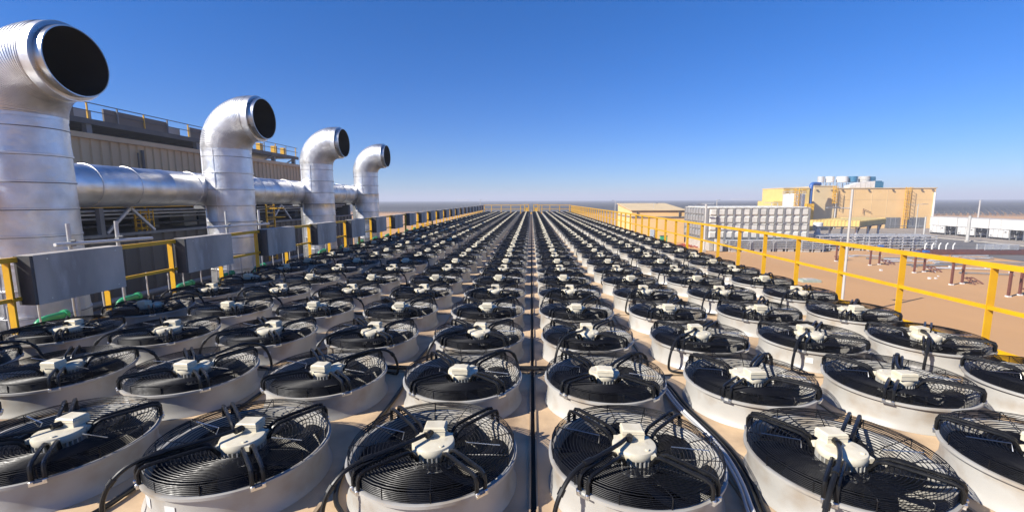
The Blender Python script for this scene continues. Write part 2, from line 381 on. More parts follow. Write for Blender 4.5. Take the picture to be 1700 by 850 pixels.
def arm_mb(lod):
    b = MB()
    for o in (-.024, .024):
        b.tube([(.459, o, .176), (.460, o, .240), (.450, o, .262), (.420, o, .270), (.25, o, .262), (.185, o, .256), (.155, o * .9, .240), (.120, o * .85, .185)][::(1 if lod < 2 else 1)],
               (.0105, .011, .012)[lod], (7, 4, 3)[lod], cap=lod == 0)
    return b
def bracket_mb():
    b = MB(); b.cbox(.462, 0, .168, .022, .066, .012)
    for o in (-.024, .024): b.lathe([(.011, 0), (.011, .010), (.006, .014)], c=(.466, o, .180), seg=8, cap1=True)
    return b
def cable_path(v):
    a = [(-.02, .032, .268), (-.03, .0, .272), (-.065, -.07, .276), (-.12, -.15, .283), (-.20, -.245, .290), (-.27, -.320, .288), (-.325, -.375, .265),
         (-.365, -.415, .215), (-.390, -.435, .15), (-.400, -.440, .08), (-.395, -.435, .02), (-.36, -.47, .012), (-.24, -.508, .012)]
    bl = {0: 0, 1: .03, 2: -.03, 3: .05, 4: -.045}[v]
    return [(x + bl * min(1, i / 5), y - bl * .7 * min(1, i / 5), z + ({1: .02, 3: .035, 4: -.004}.get(v, 0) if 3 < i < 8 else 0)) for i, (x, y, z) in enumerate(a)]
def smoothp(P, it=2):
    P = [Vector(p) for p in P]
    for _ in range(it):
        Q = [P[0]]
        for a, b in zip(P[:-1], P[1:]): Q += [a * .75 + b * .25, a * .25 + b * .75]
        Q.append(P[-1]); P = Q
    return P
def cable_mb(v, lod):
    b = MB()
    if lod == 0: b.tube([(-.02, .034, .268), (-.03, -.012, .272)], .0185, 8); b.tube(smoothp(cable_path(v), 1)[9:11], .0165, 8); b.tube(smoothp(cable_path(v), 1)[14:16], .0160, 8)
    return b.tube(smoothp(cable_path(v), 2 if lod == 0 else 0), (.0112, .013, .016)[lod], (8, 5, 3)[lod])
ARMS = [(-.30, -.345), (.30, -.345), (-.32, .335), (.33, .345)]

P0 = fan_parts(0)
ME = {k_: v for k_, v in (('collar', P0['collar'].mesh('collar', M['collar'])), ('shaft_shade', P0['shaft_shade'].mesh('shaft_shade', M['pit'])),
      ('guard', P0['guard'].mesh('guard', M['wire'])), ('impeller', P0['impeller'].mesh('impeller', M['blade'])), ('tie_rod', P0['tie_rod'].mesh('tie_rod', M['steel'])),
      ('motor', P0['motor'].mesh('motor', M['motor'])), ('heat_sink', P0['heat_sink'].mesh('heat_sink', M['fin'])),
      ('terminal_box', P0['terminal_box'].mesh('terminal_box', M['motor'])), ('support_arm', arm_mb(0).mesh('support_arm', M['arm'])),
      ('arm_bracket', bracket_mb().mesh('arm_bracket', M['bolt'])))}
CM = [cable_mb(v, 0).mesh('cable', M['rubber']) for v in range(5)]
for me in list(ME.values()) + CM:
    try: me.set_sharp_from_angle(angle=R(40))
    except Exception: pass
stk = MB(); stk.box(.4385, .4405, -.03, .03, .075, .125); STK = stk.mesh('sticker', M['white'])
def joined(lod):
    P = fan_parts(lod); b = MB()
    order = ['collar', 'shaft_shade', 'guard', 'impeller', 'motor', 'heat_sink', 'terminal_box']
    mi = {'collar': 0, 'shaft_shade': 1, 'guard': 2, 'impeller': 3, 'motor': 4, 'heat_sink': 5, 'terminal_box': 4}
    for k_ in order: b.merge(P[k_], mi[k_])
    a = arm_mb(lod)
    for x, y in ARMS: b.merge(a, 6, rz=math.atan2(y, x))
    b.merge(cable_mb(0, lod), 7)
    return b
FM = [M['collar'], M['pit'], M['wire'], M['blade'], M['motor'], M['fin'], M['arm'], M['rubber']]
J1 = joined(1); mid_mesh = J1.mesh('cooling_fan', FM)
try: mid_mesh.set_sharp_from_angle(angle=R(40))
except Exception: pass
def lk(name, me, parent, rz=0):
    o = bpy.data.objects.new(name, me); col.objects.link(o); o.parent = parent; o.rotation_euler[2] = rz; return o
def make_fan(v):
    t = thing('cooling_fan', 'black caged fan on white collar', 'fan', group='cooling fans on the deck')
    for k_ in ('collar', 'guard', 'impeller'): lk(k_, ME[k_], t)
    for a in (-.16, 2.82): lk('tie_rod', ME['tie_rod'], t, a)
    lk('shaft_shade', ME['shaft_shade'], t)
    mo = lk('motor', ME['motor'], t); lk('terminal_box', ME['terminal_box'], mo); lk('heat_sink', ME['heat_sink'], mo)
    for x, y in ARMS:
        a = lk('support_arm', ME['support_arm'], t, math.atan2(y, x)); lk('bracket', ME['arm_bracket'], a)
    lk('cable', CM[v], t)
    return t
protos = [make_fan(v) for v in range(5)]; used = [False] * 5
rowvar = {}
for row in range(1, NROW + 1):
    y = Y1 + D * (row - 1)
    if row > 33: break
    for c in sorted(XC):
        x = XC[c]
        if not in_view(x, y): continue
        rz = (0 if row % 2 else PI) + random.uniform(-.05, .05)
        side = ('left' if c < 0 else 'right')
        lab = 'black caged fan on white collar, %s row from front, %s column %s of seam' % (ordn(row), ordn(abs(c)), side)
        if row <= 13:
            v = random.choice((0, 0, 1, 2, 3, 4))
            if not used[v]: o = protos[v]; used[v] = True
            else: o = clone(protos[v])
            for ch in o.children:
                if ch.name.startswith('impeller'): ch.rotation_euler[2] = random.uniform(0, 6.28)
                if ch.name.startswith('motor'): ch.rotation_euler[2] = random.uniform(-.12, .12); ch.location.z = random.uniform(-.004, .004)
                if ch.name.startswith('collar'): ch.rotation_euler[2] = random.uniform(0, 6.28)
            if random.random() < .3 or (row, c) == (1, -2):
                a = (-1.75 if (row, c) == (1, -2) else random.uniform(-2.6, -.6)) + (0 if row % 2 else PI)
                st_o = lk('sticker', STK, o, a)
        else:
            o = bpy.data.objects.new('cooling_fan', mid_mesh); col.objects.link(o)
        o.location = (x + random.uniform(-.006, .006), y + random.uniform(-.008, .008), .001)
        o.rotation_euler = (0, 0, rz)
        tag(o, lab, 'fan', 'cooling fans on the deck')
for v in range(5):
    if not used[v]:
        for ch in list(protos[v].children_recursive): bpy.data.objects.remove(ch)
        bpy.data.objects.remove(protos[v])
J2 = joined(2); st = MB()
for row in range(34, NROW + 1):
    for c, x in XC.items(): st.merge(J2, off=(x, Y1 + D * (row - 1), .001), rz=0 if row % 2 else PI)
o = st.build('distant_fan_rows', FM, kind='stuff'); tag(o, 'farthest rows of black caged fans before the end railing', 'fans')

# cables lying on the deck
def hose(pts, r, m_, label, cat='cable', n=8, grp=None, it=3):
    o = MB().tube(smoothp(pts, it), r, n).build(cat.replace(' ', '_'), m_); return tag(o, label, cat, grp)
base = [(-1.6, 3.86, .02), (-.9, 3.84, .02), (-.3, 3.85, .03), (.3, 3.85, .03), (.75, 3.90, .02), (1.02, 3.85, .02), (1.12, 3.55, .02), (1.115, 3.15, .02), (1.17, 2.85, .02), (1.20, 2.55, .02), (1.17, 2.25, .02), (1.10, 2.0, .02), (1.05, 1.6, .02), (1.1, 1.0, .02)]
for i, (dx, r, mm, lab) in enumerate(((0, .015, 'rubber', 'thick black cable snaking forward between the two front right fans'),
        (-.03, .011, 'white', 'pale grey cable lying along the thick black cable between the fans'),
        (.032, .012, 'rubber', 'thin black cable on the right of the cable bundle between the fans'),
        (-.055, .009, 'galv', 'thin silver cable at the left edge of the cable bundle on deck'))):
    hose([(x + (dx if j > 4 else 0), y + (dx if j <= 5 else 0) + .01 * math.sin(j * 2 + i), z + (.012 if i % 2 else 0)) for j, (x, y, z) in enumerate(base) if mm == 'rubber' or j > 4], r, M[mm], lab, grp='cables on the deck')
hose([(-.9, 1.9, .02), (-1.08, 2.1, .02), (-1.12, 2.7, .02), (-1.07, 3.3, .02), (-1.13, 3.9, .02), (-1.08, 4.6, .02)], .013, M['rubber'], 'black cable along the seam left of the front middle fan', grp='cables on the deck')
hose([(-2.6, 1.55, .02), (-2.3, 1.72, .02), (-2.15, 1.95, .02), (-2.2, 2.6, .02), (-2.2, 3.4, .02)], .013, M['rubber'], 'black cable curling around the front left fan onto the deck', grp='cables on the deck')

# ------------------------------------------------------------------ railings
def railing(x, y0, y1, ztop, label, lean=1, npost=48, gap=1.045):
    t = thing('guard_rail', label, 'railing', (x, y0, 0))
    L = y1 - y0
    b = MB(); b.bar((0, 0, ztop - .026), (0, L, ztop - .026), .05, .052); b.build('top_rail', M['yellow'], t)
    b = MB(); b.bar((0, 0, ztop - .44), (0, L, ztop - .44), .034, .04); b.build('mid_rail', M['yellow'], t)
    b = MB(); b.box(-.006, .006, 0, L, .0, .12); b.build('toe_plate', M['yellow'], t)
    return t
RR = railing(4.47, -1, 49.7, .94, 'long yellow railing along the right edge of the fan deck')
yp = 4.42 - 5 * 1.045
while yp < 49.6:
    b = MB(); b.box(.036, .044, -.032, .032, -.25, .90); b.box(-.028, .036, -.032, -.024, -.25, .90)
    o = b.build('post', M['yellow'], RR); o.location = (0, yp + 1, 0); yp += 1.045
LR = railing(-5.4, -1, 49.7, .985, 'long yellow railing along the left edge carrying grey boxes')
yl0 = 4.24; LP = 1.028
for i in range(-5, 44):
    b = MB(); b.box(-.036, .036, -.036, -.028, -.25, .93); b.box(-.036, -.028, -.028, .036, -.25, .93)
    o = b.build('post', M['yellow'], LR); o.location = (0, yl0 + LP * i + 1, 0)
cnt = 0
for i in range(-2, 44, 2):
    y0 = yl0 + LP * i; yy0 = y0 + .06; yy1 = y0 + 1.10
    if i >= 0: cnt += 1
    t = thing('metal_box', 'grey metal box on the left railing, %s from the front' % ordn(cnt) if i >= 0 else
              'grey metal box on the left railing, cut by the left photo edge', 'box', (-5.365, yy0, .0), group='grey metal boxes along the left railing')
    b = MB(); L = yy1 - yy0; b.box(-.06, .13, .03, L, .47, 1.0); b.build('casing', M['panelgrey'], t)
    b = MB(); b.box(-.055, .125, 0, .03, .475, .995); b.build('end_shade', M['panelendshade'], t)  # dark sheet painted as the shaded hollow of an open box end
    b = MB()
    for yy in (.16, L - .1):
        for z in (.52, .95): b.lathe([(.008, 0), (.008, .004)], c=(.13, yy, z), seg=8, cap1=True, axis='x')
    b.build('rivet', M['bolt'], t)
t = thing('end_rail', 'yellow railing across the far end of the deck with a gate', 'railing', (0, 49.7, 0))
b = MB(); b.bar((-5.4, 0, .98), (-.75, 0, .98), .05); b.bar((.55, 0, .98), (4.47, 0, .95), .05); b.build('top_rail', M['yellow'], t)
b = MB(); b.bar((-5.4, 0, .52), (-.75, 0, .52), .04); b.bar((.55, 0, .52), (4.47, 0, .52), .04); b.build('mid_rail', M['yellow'], t)
b = MB(); b.box(-5.4, 4.47, -.01, .01, 0, .12); b.build('toe_plate', M['yellow'], t)
for x in (-5.3, -4.5, -3.4, -2.3, -1.2, .9, 1.2, 2.1, 3.2, 4.3):
    b = MB(); b.cbox(x, 0, -.1, .06, .06, 1.06); b.build('post', M['yellow'], t)
for s_, x0 in ((-1, -.78), (1, .25)):
    gt = MB()
    gt.box(x0, x0 + .07, -.06, .06, -.05, 1.06); gt.box(x0 + .46, x0 + .53, -.06, .06, -.05, 1.06)
    for z in (.30, .62, .98): gt.box(x0 + .07, x0 + .46, -.03, .03, z, z + .06)
    gt.box(x0 + .14, x0 + .40, -.015, .015, .36, .62)
    gt.build('gate', M['yellow'], t)

# ------------------------------------------------------------------ exhaust stacks
def sweep(b, st_, seg=56):
    """st_: list of (x, z, tangent angle in XZ from +Z towards +X, radius)"""
    vs = []
    for x, z, a, r in st_:
        nx, nz = math.cos(a), -math.sin(a)
        for k_ in range(seg):
            q = 2 * PI * k_ / seg; vs.append((x + nx * math.cos(q) * r, math.sin(q) * r, z + nz * math.cos(q) * r))
    fs = []
    for i in range(len(st_) - 1):
        for k_ in range(seg): fs.append((i * seg + k_, i * seg + (k_ + 1) % seg, (i + 1) * seg + (k_ + 1) % seg, (i + 1) * seg + k_))
    b._add(vs, fs, True)
SX = -8.3
STY = [(6.94, 'tallest looking silver exhaust stack at the left edge, mouth open wide'),
       (11.84, 'second silver exhaust stack, rising just right of the brown building middle'), (16.88, 'third silver exhaust stack, between the large one and the farthest'),
       (21.94, 'farthest and smallest silver exhaust stack, against open sky')]
for si, (sy, lab) in enumerate(STY):
    rnd = random.Random(si + 3)
    t = thing('exhaust_stack', lab, 'exhaust stack', (SX, sy, G), group='silver exhaust stacks')
    r0 = .58; Rb = .82; zc = 3.74 - G
    st_ = []; z = .0
    while z < zc - Rb - .25:
        hgt = .43; rr = r0 + rnd.uniform(-.006, .008)
        st_ += [(0, z, 0, rr + .012), (0, z + .03, 0, rr + .012), (0, z + .034, 0, rr + .002), (0, z + .2, 0, rr - .004 + rnd.uniform(-.004, .004)), (0, z + hgt - .006, 0, rr - .001)]
        z += hgt
    z = zc - Rb
    b = MB(); sweep(b, [q for q in st_ if q[1] < z - .02] + [(0, z - .01, 0, r0)]); b.build('riser', M['clad'], t)
    b = MB(); zz = .43  # darker rings paint the shadow line at each sheet lap
    while zz < z - .1:
        b.lathe([(r0 + .013, -.007), (r0 + .017, 0), (r0 + .013, .007)], c=(0, 0, zz), seg=56); zz += .43
    b.build('seam_shadow', M['seamshadow'], t)
    b = MB(); el = [(0, z - .05, 0, r0 + .01), (0, z, 0, r0 + .01)]; N = 30
    for i in range(N + 1):
        a = PI / 2 * i / N; cx, cz = Rb - Rb * math.cos(a), z + Rb * math.sin(a)
        rr = r0 + .008 + rnd.uniform(-.002, .002)
        e_ = .35 * PI / 2 / N
        for aa, dr in ((a, .008), (a + e_, .008), (a + e_ * 1.2, 0)):
            if aa > PI / 2: aa = PI / 2
            el.append((Rb - Rb * math.cos(aa), z + Rb * math.sin(aa), aa, rr + dr))
    el += [(Rb + .10, zc, PI / 2, r0 + .01), (Rb + .17, zc, PI / 2, r0 + .012), (Rb + .175, zc, PI / 2, r0 - .03)]
    sweep(b, el) if False else None
    b = MB(); sweep(b, el); b.build('elbow', M['clad'], t)
    b = MB(); sweep(b, [(Rb + .12, zc, PI / 2, r0 - .004), (Rb + .172, zc, PI / 2, r0 - .005), (Rb + .18, zc, PI / 2, r0 - .05), (Rb + .31, zc, PI / 2, r0 - .055), (Rb + .31, zc, PI / 2, r0 - .072), (Rb + .02, zc, PI / 2, r0 - .075)])
    mth = b.build('mouth_ring', M['steel'], t)
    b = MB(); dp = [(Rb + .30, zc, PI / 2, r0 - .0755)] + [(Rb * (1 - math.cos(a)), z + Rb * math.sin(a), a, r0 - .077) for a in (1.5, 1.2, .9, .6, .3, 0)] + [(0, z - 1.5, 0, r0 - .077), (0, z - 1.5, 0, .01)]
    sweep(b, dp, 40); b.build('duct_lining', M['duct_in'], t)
    b = MB(); b.lathe([(.85, 0), (.85, .25), (.62, .25), (.62, .32), (.5, .32)], seg=24); b.build('base_flange', M['conc'], t)
    b = MB()   # vertical lap seam, strap buckles
    b.box(.0, .03, -r0 - .012, -r0 + .01, .4, z)
    a_ = -2.3; b.bar(((r0 + .006) * math.cos(a_), (r0 + .006) * math.sin(a_), .4), ((r0 + .006) * math.cos(a_), (r0 + .006) * math.sin(a_), z), .035, .02)
    b.build('lap_seam', M['clad'], t)
hp = thing('header_duct', 'large horizontal silver duct running behind the exhaust stacks', 'duct', (-8.95, 0, 1.87))
b = MB(); yy = -4.0; prof = []; rnd = random.Random(5)
while yy < 22.4:
    rr = .435 + rnd.uniform(-.005, .006)
    prof += [(rr + .010, yy), (rr + .010, yy + .035), (rr, yy + .04), (rr - .004, yy + .45), (rr, yy + .885)]; yy += .89
b.lathe(prof, seg=56, axis='y', cap0=True, cap1=True); b.build('duct_shell', M['clad'], hp)
for sy, _ in STY:
    b = MB(); b.lathe([(.30, 0), (.30, .55)], c=(.0, sy, 0), seg=32, axis='x'); b.build('branch', M['clad'], hp)
for y in (-1, 6.94, 11.84, 16.88, 21.9):
    b = MB(); b.bar((.0, y, -.44), (0, y, G - 1.87), .12); b.box(-.35, .35, y - .1, y + .1, -.52, -.44); b.build('duct_support', M['greysteel'], hp)

# scaffolds by the left rail
def scaffold(x, ya, yb, zt, zb, zh, yh0, yh1, lab):
    t = thing('scaffold_frame', lab, 'scaffold', (x, ya, 0), group='scaffold frames by the left railing')
    for yy in (ya, yb):
        b = MB(); b.tube([(0, yy - ya, zb), (0, yy - ya + .01, zt)], .026, 10); b.build('pole', M['galv'], t)
        b = MB(); b.cbox(.03, yy - ya, zh - .035, .07, .07, .07); b.tube([(.0, yy - ya, zh + .05), (.1, yy - ya, zh + .05)], .012, 6); b.build('clamp', M['greysteel'], t)
    b = MB(); b.tube([(.055, yh0 - ya, zh + .01), (.055, yh1 - ya, zh - .03)], .025, 10); b.build('crossbar', M['white'], t)
scaffold(-6.6, 5.94, 6.67, 1.25, -1.6, .96, 5.7, 7.25, 'grey scaffold frame beside the large stack at far left')
scaffold(-6.6, 9.2, 10.34, 1.34, -1.6, 1.02, 8.56, 10.65, 'grey scaffold frame in front of the second stack')
# green pipes + conduits
for i in range(14):
    y = 4.75 + LP * 1.0 * i * (1 if i < 5 else 1.35)
    b = MB(); b.tube(smoothp([(-5.84, y, -.6), (-5.84, y, .08), (-5.84, y + .07, .155), (-5.84, y + .16, .165), (-5.84, y + .34, .165)], 2), .042, 12)
    b.lathe([(.058, 0), (.058, .04)], c=(-5.84, y + .32, .165), seg=14, axis='y', cap0=True, cap1=True)
    tag(b.build('green_pipe', M['green']), 'green pipe bend at the left deck edge, %s from the front' % ordn(i + 1), 'pipe', 'green pipe bends at the left deck edge')
for i in range(30):
    y = 3.7 + .36 * i + (i % 3) * .03
    b = MB(); b.tube(smoothp([(-5.80, y, .5 if i % 2 else .42), (-5.80, y, .12), (-5.78, y + .02, .04), (-5.66, y + .05, .05), (-5.60, y + .25, .05)], 2), .010, 6)
    tag(b.build('conduit', M['galv']), 'thin pale conduit rising under the left railing, %s from the front' % ordn(i + 1), 'conduit', 'thin conduits under the left railing')

# ------------------------------------------------------------------ left building
def corr(b, x, y0, y1, z0, z1, pitch=.45, dep=.06, axis='y', sgn=1):
    """corrugated sheet facing +x (axis y) or -y (axis x)"""
    N = max(1, round((y1 - y0) / pitch)); p = (y1 - y0) / N; pts = []
    for i in range(N):
        a = y0 + i * p; pts += [(a, 0), (a + p * .5, 0), (a + p * .58, dep), (a + p * .92, dep)]
    pts.append((y1, 0)); vs = []
    for a, d in pts:
        for z in (z0, z1): vs.append((x + sgn * d, a, z) if axis == 'y' else (a, x - sgn * d, z))
    fs = [(2 * i, 2 * i + 2, 2 * i + 3, 2 * i + 1) for i in range(len(pts) - 1)]
    b._add(vs, fs)
LB = thing('process_building', 'long brown corrugated process building behind the exhaust stacks', 'building', (-26, 8, G))
def rel(o, x, y): o.location = (-x, -y, -G); return o
BX, BY = -26, 8
b = MB(); corr(b, -26, 4, 49, -1.2, 5.2, .62, .09); rel(b.build('cladding', M['brownwall'], LB), BX, BY)
b = MB(); b.box(-58, -26.05, 4, 49, G, 5.19); rel(b.build('wall', M['brownwall'], LB), BX, BY)
b = MB(); b.box(-26.1, -25.7, 3.9, 49.2, 5.2, 5.5); b.box(-58, -26.1, 3.9, 49.2, 5.2, 5.45); rel(b.build('ledge', M['brownwall'], LB), BX, BY)
b = MB(); b.box(-44, -28.6, 4, 40.6, 5.46, 6.1); rel(b.build('open_level_shade', M['dark'], LB), BX, BY)  # solid dark block painted as the shade inside the open storey
b = MB(); b.box(-46, -25.9, 3.8, 41, 6.1, 6.32); b.box(-30, -25.9, 41, 48.6, 6.16, 6.30); b.box(-25.98, -25.86, 3.8, 48.6, 6.05, 6.36); rel(b.build('roof_deck', M['darksteel'], LB), BX, BY)
for y in (12, 18.5, 25.4, 28.4 + .1, 33.9, 39.5, 44.2, 48.0):
    if y == 28.5: continue
    b = MB(); b.box(-26.3, -26.0, y - .16, y + .16, 5.5, 6.1); rel(b.build('column', M['greysteel'], LB), BX, BY)
b = MB(); b.bar((-26.1, 46.5, 5.5), (-26.1, 48, 6.1), .1); b.bar((-26.1, 42.5, 5.5), (-26.1, 44.2, 6.1), .1); rel(b.build('brace', M['greysteel'], LB), BX, BY)
rt = MB(); 
for z in (6.82, 7.28): rt.bar((-25.9, 4, z), (-25.9, 48.5, z), .045)
rel(rt.build('roof_rail', M['darksteel'], LB), BX, BY)
yy = 8.2; i = 0
while yy < 48.6:
    b = MB(); b.bar((-25.9, yy, 6.3), (-25.9, yy, 7.28), .07); rel(b.build('roof_rail_post', M['yellow'] if i % 2 else M['greysteel'], LB), BX, BY); yy += 1.9; i += 1
for (a, c_) in ((8, 13), (15, 20), (22.4, 24.6), (26.4, 31.2), (33.2, 36.6), (38.2, 39.4)):
    b = MB(); b.box(-26.1, -26.0, a, c_, 6.36, 7.12); rel(b.build('roof_screen', M['brownpanel'], LB), BX, BY)
for (a, c_) in ((5, 8), (13, 15), (20, 22.4), (24.6, 26.4), (31.2, 33.2), (36.6, 38.2)):
    b = MB(); b.box(-27.0, -26.8, a, c_, 6.36, 7.0); rel(b.build('roof_housing', M['lightpanel'], LB), BX, BY)
for y in (42.2, 44.6, 46.3):
    b = MB(); b.box(-26.6, -26.2, y, y + .5, 6.32, 7.1); rel(b.build('roof_valve', M['yellow'], LB), BX, BY)
for y in (13.5, 28.6):
    b = MB(); b.tube([(-25.8, y, -1), (-25.8, y, 4.9)], .09, 8); b.tube([(-25.8, y - .35, -1), (-25.8, y - .35, 4.7)], .05, 6); rel(b.build('downpipe', M['darksteel'], LB), BX, BY)
# annex pipe gallery
AX = thing('pipe_gallery', 'dark open pipe gallery below the silver duct with yellow beam', 'building', (-12.5, 5, G))
def ra(o): o.location = (12.5, -5, -G); return o
b = MB(); corr(b, -12.5, 2, 30, -4.0, .52, .5, .06); ra(b.build('cladding', M['darksheet'], AX))
b = MB(); b.box(-12.56, -12.35, 2, 30.1, .52, .60); b.box(-20, -12.56, 2, 30, .48, .56); ra(b.build('ledge', M['greysteel'], AX))
b = MB(); b.box(-20, -12.6, 2, 30, 1.52, 1.66); ra(b.build('roof', M['darksteel'], AX))
b = MB(); b.box(-20.2, -20, 2, 30, G, 1.6); b.box(-20, -12.6, 29.9, 30, G, 1.55); ra(b.build('wall', M['darksheet'], AX))
b = MB(); b.bar((-12.42, 2, 1.42), (-12.42, 15.6, 1.42), .1, .1); ra(b.build('yellow_beam', M['yellow'], AX))
b = MB(); b.bar((-12.42, 15.6, 1.44), (-12.42, 30, 1.44), .1, .12); ra(b.build('edge_beam', M['darksteel'], AX))
for y in (7.5, 12.15, 16.6, 20.6, 24.8, 29.6):
    b = MB(); b.bar((-12.45, y, .6), (-12.45, y, 1.5), .13); ra(b.build('column', M['greysteel'], AX))
for y in (13.2, 21.5):
    b = MB(); b.bar((-12.5, y, 1.36), (-12.5, y - .85, .62), .07); b.bar((-12.5, y, 1.36), (-12.5, y + .8, .62), .07); ra(b.build('brace', M['galv'], AX))
for z, m_, x in ((1.27, 'galv', -12.7), (1.16, 'white', -12.9), (1.02, 'galv', -13.3), (.80, 'darksteel', -13.1)):
    b = MB(); b.tube([(x, 2, z), (x, 29.5, z)], .035 if m_ != 'white' else .03, 8); ra(b.build('pipe', M[m_], AX))
for y in (8.6, 10.2, 15.8, 17.6, 18.4, 19.3, 22.6, 23.6, 26.2, 27.4):
    b = MB(); b.box(-15.0, -14.4, y, y + random.uniform(.3, .8), .56, random.uniform(.9, 1.35)); ra(b.build('cabinet', M[random.choice(('greysteel', 'darksheet', 'lightpanel'))], AX))
ld = MB()
for y in (13.75, 14.15): ld.bar((-12.9, y, .56), (-12.9, y, 1.36), .045)
for k_ in range(4): ld.bar((-12.9, 13.75, .65 + .2 * k_), (-12.9, 14.15, .65 + .2 * k_), .03)
for z in (.7, .95, 1.2): ld.tube([(-12.9, 13.7, z), (-12.68, 13.72, z), (-12.6, 13.95, z), (-12.68, 14.2, z), (-12.9, 14.2, z)], .02, 4)
for y, x in ((13.72, -12.68), (13.95, -12.6), (14.2, -12.68)): ld.bar((x, y, .6), (x, y, 1.3), .025)
tag(ld.build('cage_ladder', M['yellow']), 'yellow caged ladder on the dark pipe gallery between the first two stacks', 'ladder')
ld2 = MB()
for y in (19.75, 20.35): ld2.bar((-12.2, y, -2.6), (-12.2, y, 1.4), .06)
for k_ in range(10): ld2.bar((-12.2, 19.75, -1.4 + .3 * k_), (-12.2, 20.35, -1.4 + .3 * k_), .035)
for z in (-.2, .3, .8, 1.2): ld2.tube([(-12.2, 19.7, z), (-11.7, 19.75, z), (-11.6, 20.05, z), (-11.7, 20.4, z), (-12.2, 20.4, z)], .025, 4)
tag(ld2.build('cage_ladder', M['yellow']), 'yellow caged ladder seen between the second and third stacks', 'ladder')
# low pipes between deck and gallery
for i, (x, z) in enumerate(((-6.4, -.75), (-7.0, -.95), (-9.8, -1.0), (-10.4, -1.2), (-11.2, -1.1))):
    b = MB(); b.tube([(x, 1.0, z), (x, 24.0, z)], (.05, .07, .11, .06, .09)[i], 10)
    tag(b.build('pipe_run', M[('darksteel', 'greysteel', 'darksteel', 'galv', 'greysteel')[i]]), 'long dark pipe run left of the deck, %s from the railing' % ordn(i + 1), 'pipe', 'pipe runs left of the deck')
b = MB()
for i in range(24):
    b.box(-11.6, -5.9, 1.0 + i, 1.08 + i, -1.42, -1.3)
b.box(-6.1, -6.0, .5, 25, -1.56, -1.42); b.box(-11.6, -11.5, .5, 25, -1.56, -1.42)
for y in (3.5, 10.5, 17.5, 24.5):
    for x in (-6.05, -11.55): b.box(x - .08, x + .08, y - .08, y + .08, G, -1.56)
b.box(-11.5, -6.1, .5, 25, -1.45, -1.42)  # solid dark floor plate, added so the duct above reflects darker
tag(b.build('pipe_rack', M['darksteel']), 'dark steel pipe rack between the deck and the gallery', 'pipe rack')
# small yellow walkway seen past the last stack
b = MB()
for y in (24.6, 25.8, 27, 28.2): b.bar((-6.5, y, -1), (-6.5, y, .35), .05)
for z in (.05, .35): b.bar((-6.5, 24.6, z), (-6.5, 28.2, z), .045)
tag(b.build('step_rail', M['yellow']), 'short yellow handrail outside the left railing beyond the last stack', 'handrail')

# ------------------------------------------------------------------ right side: cabin
t = thing('site_cabin', 'small cream steel cabin with sloping roof beyond the right railing', 'building', (21, 79, G))
def rb(o, x=21, y=79): o.location = (-x, -y, -G); return o
b = MB(); x0, x1, y0, y1 = 16.6, 25.2, 73.1, 85.1
vs = [(x0, y0, G), (x1, y0, G), (x1, y1, G), (x0, y1, G), (x0, y0, -.30), (x1, y0, -.30), (x1, y1, .72), (x0, y1, .72)]
b._add(vs, [(0, 1, 5, 4), (1, 2, 6, 5), (2, 3, 7, 6), (3, 0, 4, 7), (4, 5, 6, 7)]); rb(b.build('wall', M['cream'], t))
b = MB(); b.bar((20.9, y0 - .25, -.22), (20.9, y1 + .1, .80), 9.1, .10); rb(b.build('roof', M['creamroof'], t))
b = MB(); b.box(16.5, 25.3, 73.0, 73.06, -.46, -.34); b.box(16.5, 25.3, 72.98, 73.09, -1.42, -1.22); b.box(16.52, 16.59, 73.1, 85, -1.42, -1.22); rb(b.build('trim_band', M['greysteel'], t))
for x in (17.4, 24.2):
    b = MB(); b.tube([(x, 72.95, -.4), (x, 72.95, -1.25)], .09, 8); rb(b.build('downpipe', M['darksteel'], t))
b = MB(); b.box(19.6, 20.3, 73.0, 73.09, G, G + 2.1); d_ = b.build('door', M['door'], t); rb(d_)
b = MB(); b.cbox(20.2, 72.97, G + 1, .04, .06, .16); hd = b.build('handle', M['darksteel'], d_)
t = thing('cable_cabinet', 'green cabinet standing in front of the cream cabin', 'cabinet', (20.8, 69.6, G))
b = MB(); b.box(-.5, .5, -.35, .35, 0, 1.3); b.build('body', M['green'], t)
b = MB(); b.box(-.55, .55, -.4, .4, 1.3, 1.38); b.build('lid', M['darksteel'], t)
for i in range(6):
    x = 21.5 + i * .6; y = 66.5 - i * .5
    hose([(x, y, G + .1), (x + 1, y + .5, G + .15), (x + 1.8, y + 2.2, G + .1), (x + 2.3, y + 2, G + .1)], .08, M['red'], 'red hose lying on the sand near the tank, %s from the left' % ordn(i + 1), 'hose', 6, 'red hoses on the sand', 2)
t = thing('red_skid', 'dark red pump skid between the cream cabin and the tank', 'pump', (25.2, 76, G))
b = MB(); b.box(-.8, .8, -.5, .5, .1, .35); b.build('skid_base', M['oxide'], t)
b = MB(); b.lathe([(.45, -.8), (.5, -.6), (.5, .6), (.45, .8)], c=(0, 0, .9), seg=16, axis='x', cap0=True, cap1=True); b.build('pump_body', M['oxide'], t)
b = MB(); b.box(-.9, .9, -.6, .6, 2.9, 3.05); b.bar((-.8, 0, .3), (-.8, 0, 2.9), .1); b.bar((.8, 0, .3), (.8, 0, 2.9), .1); b.build('shelter', M['oxide'], t)

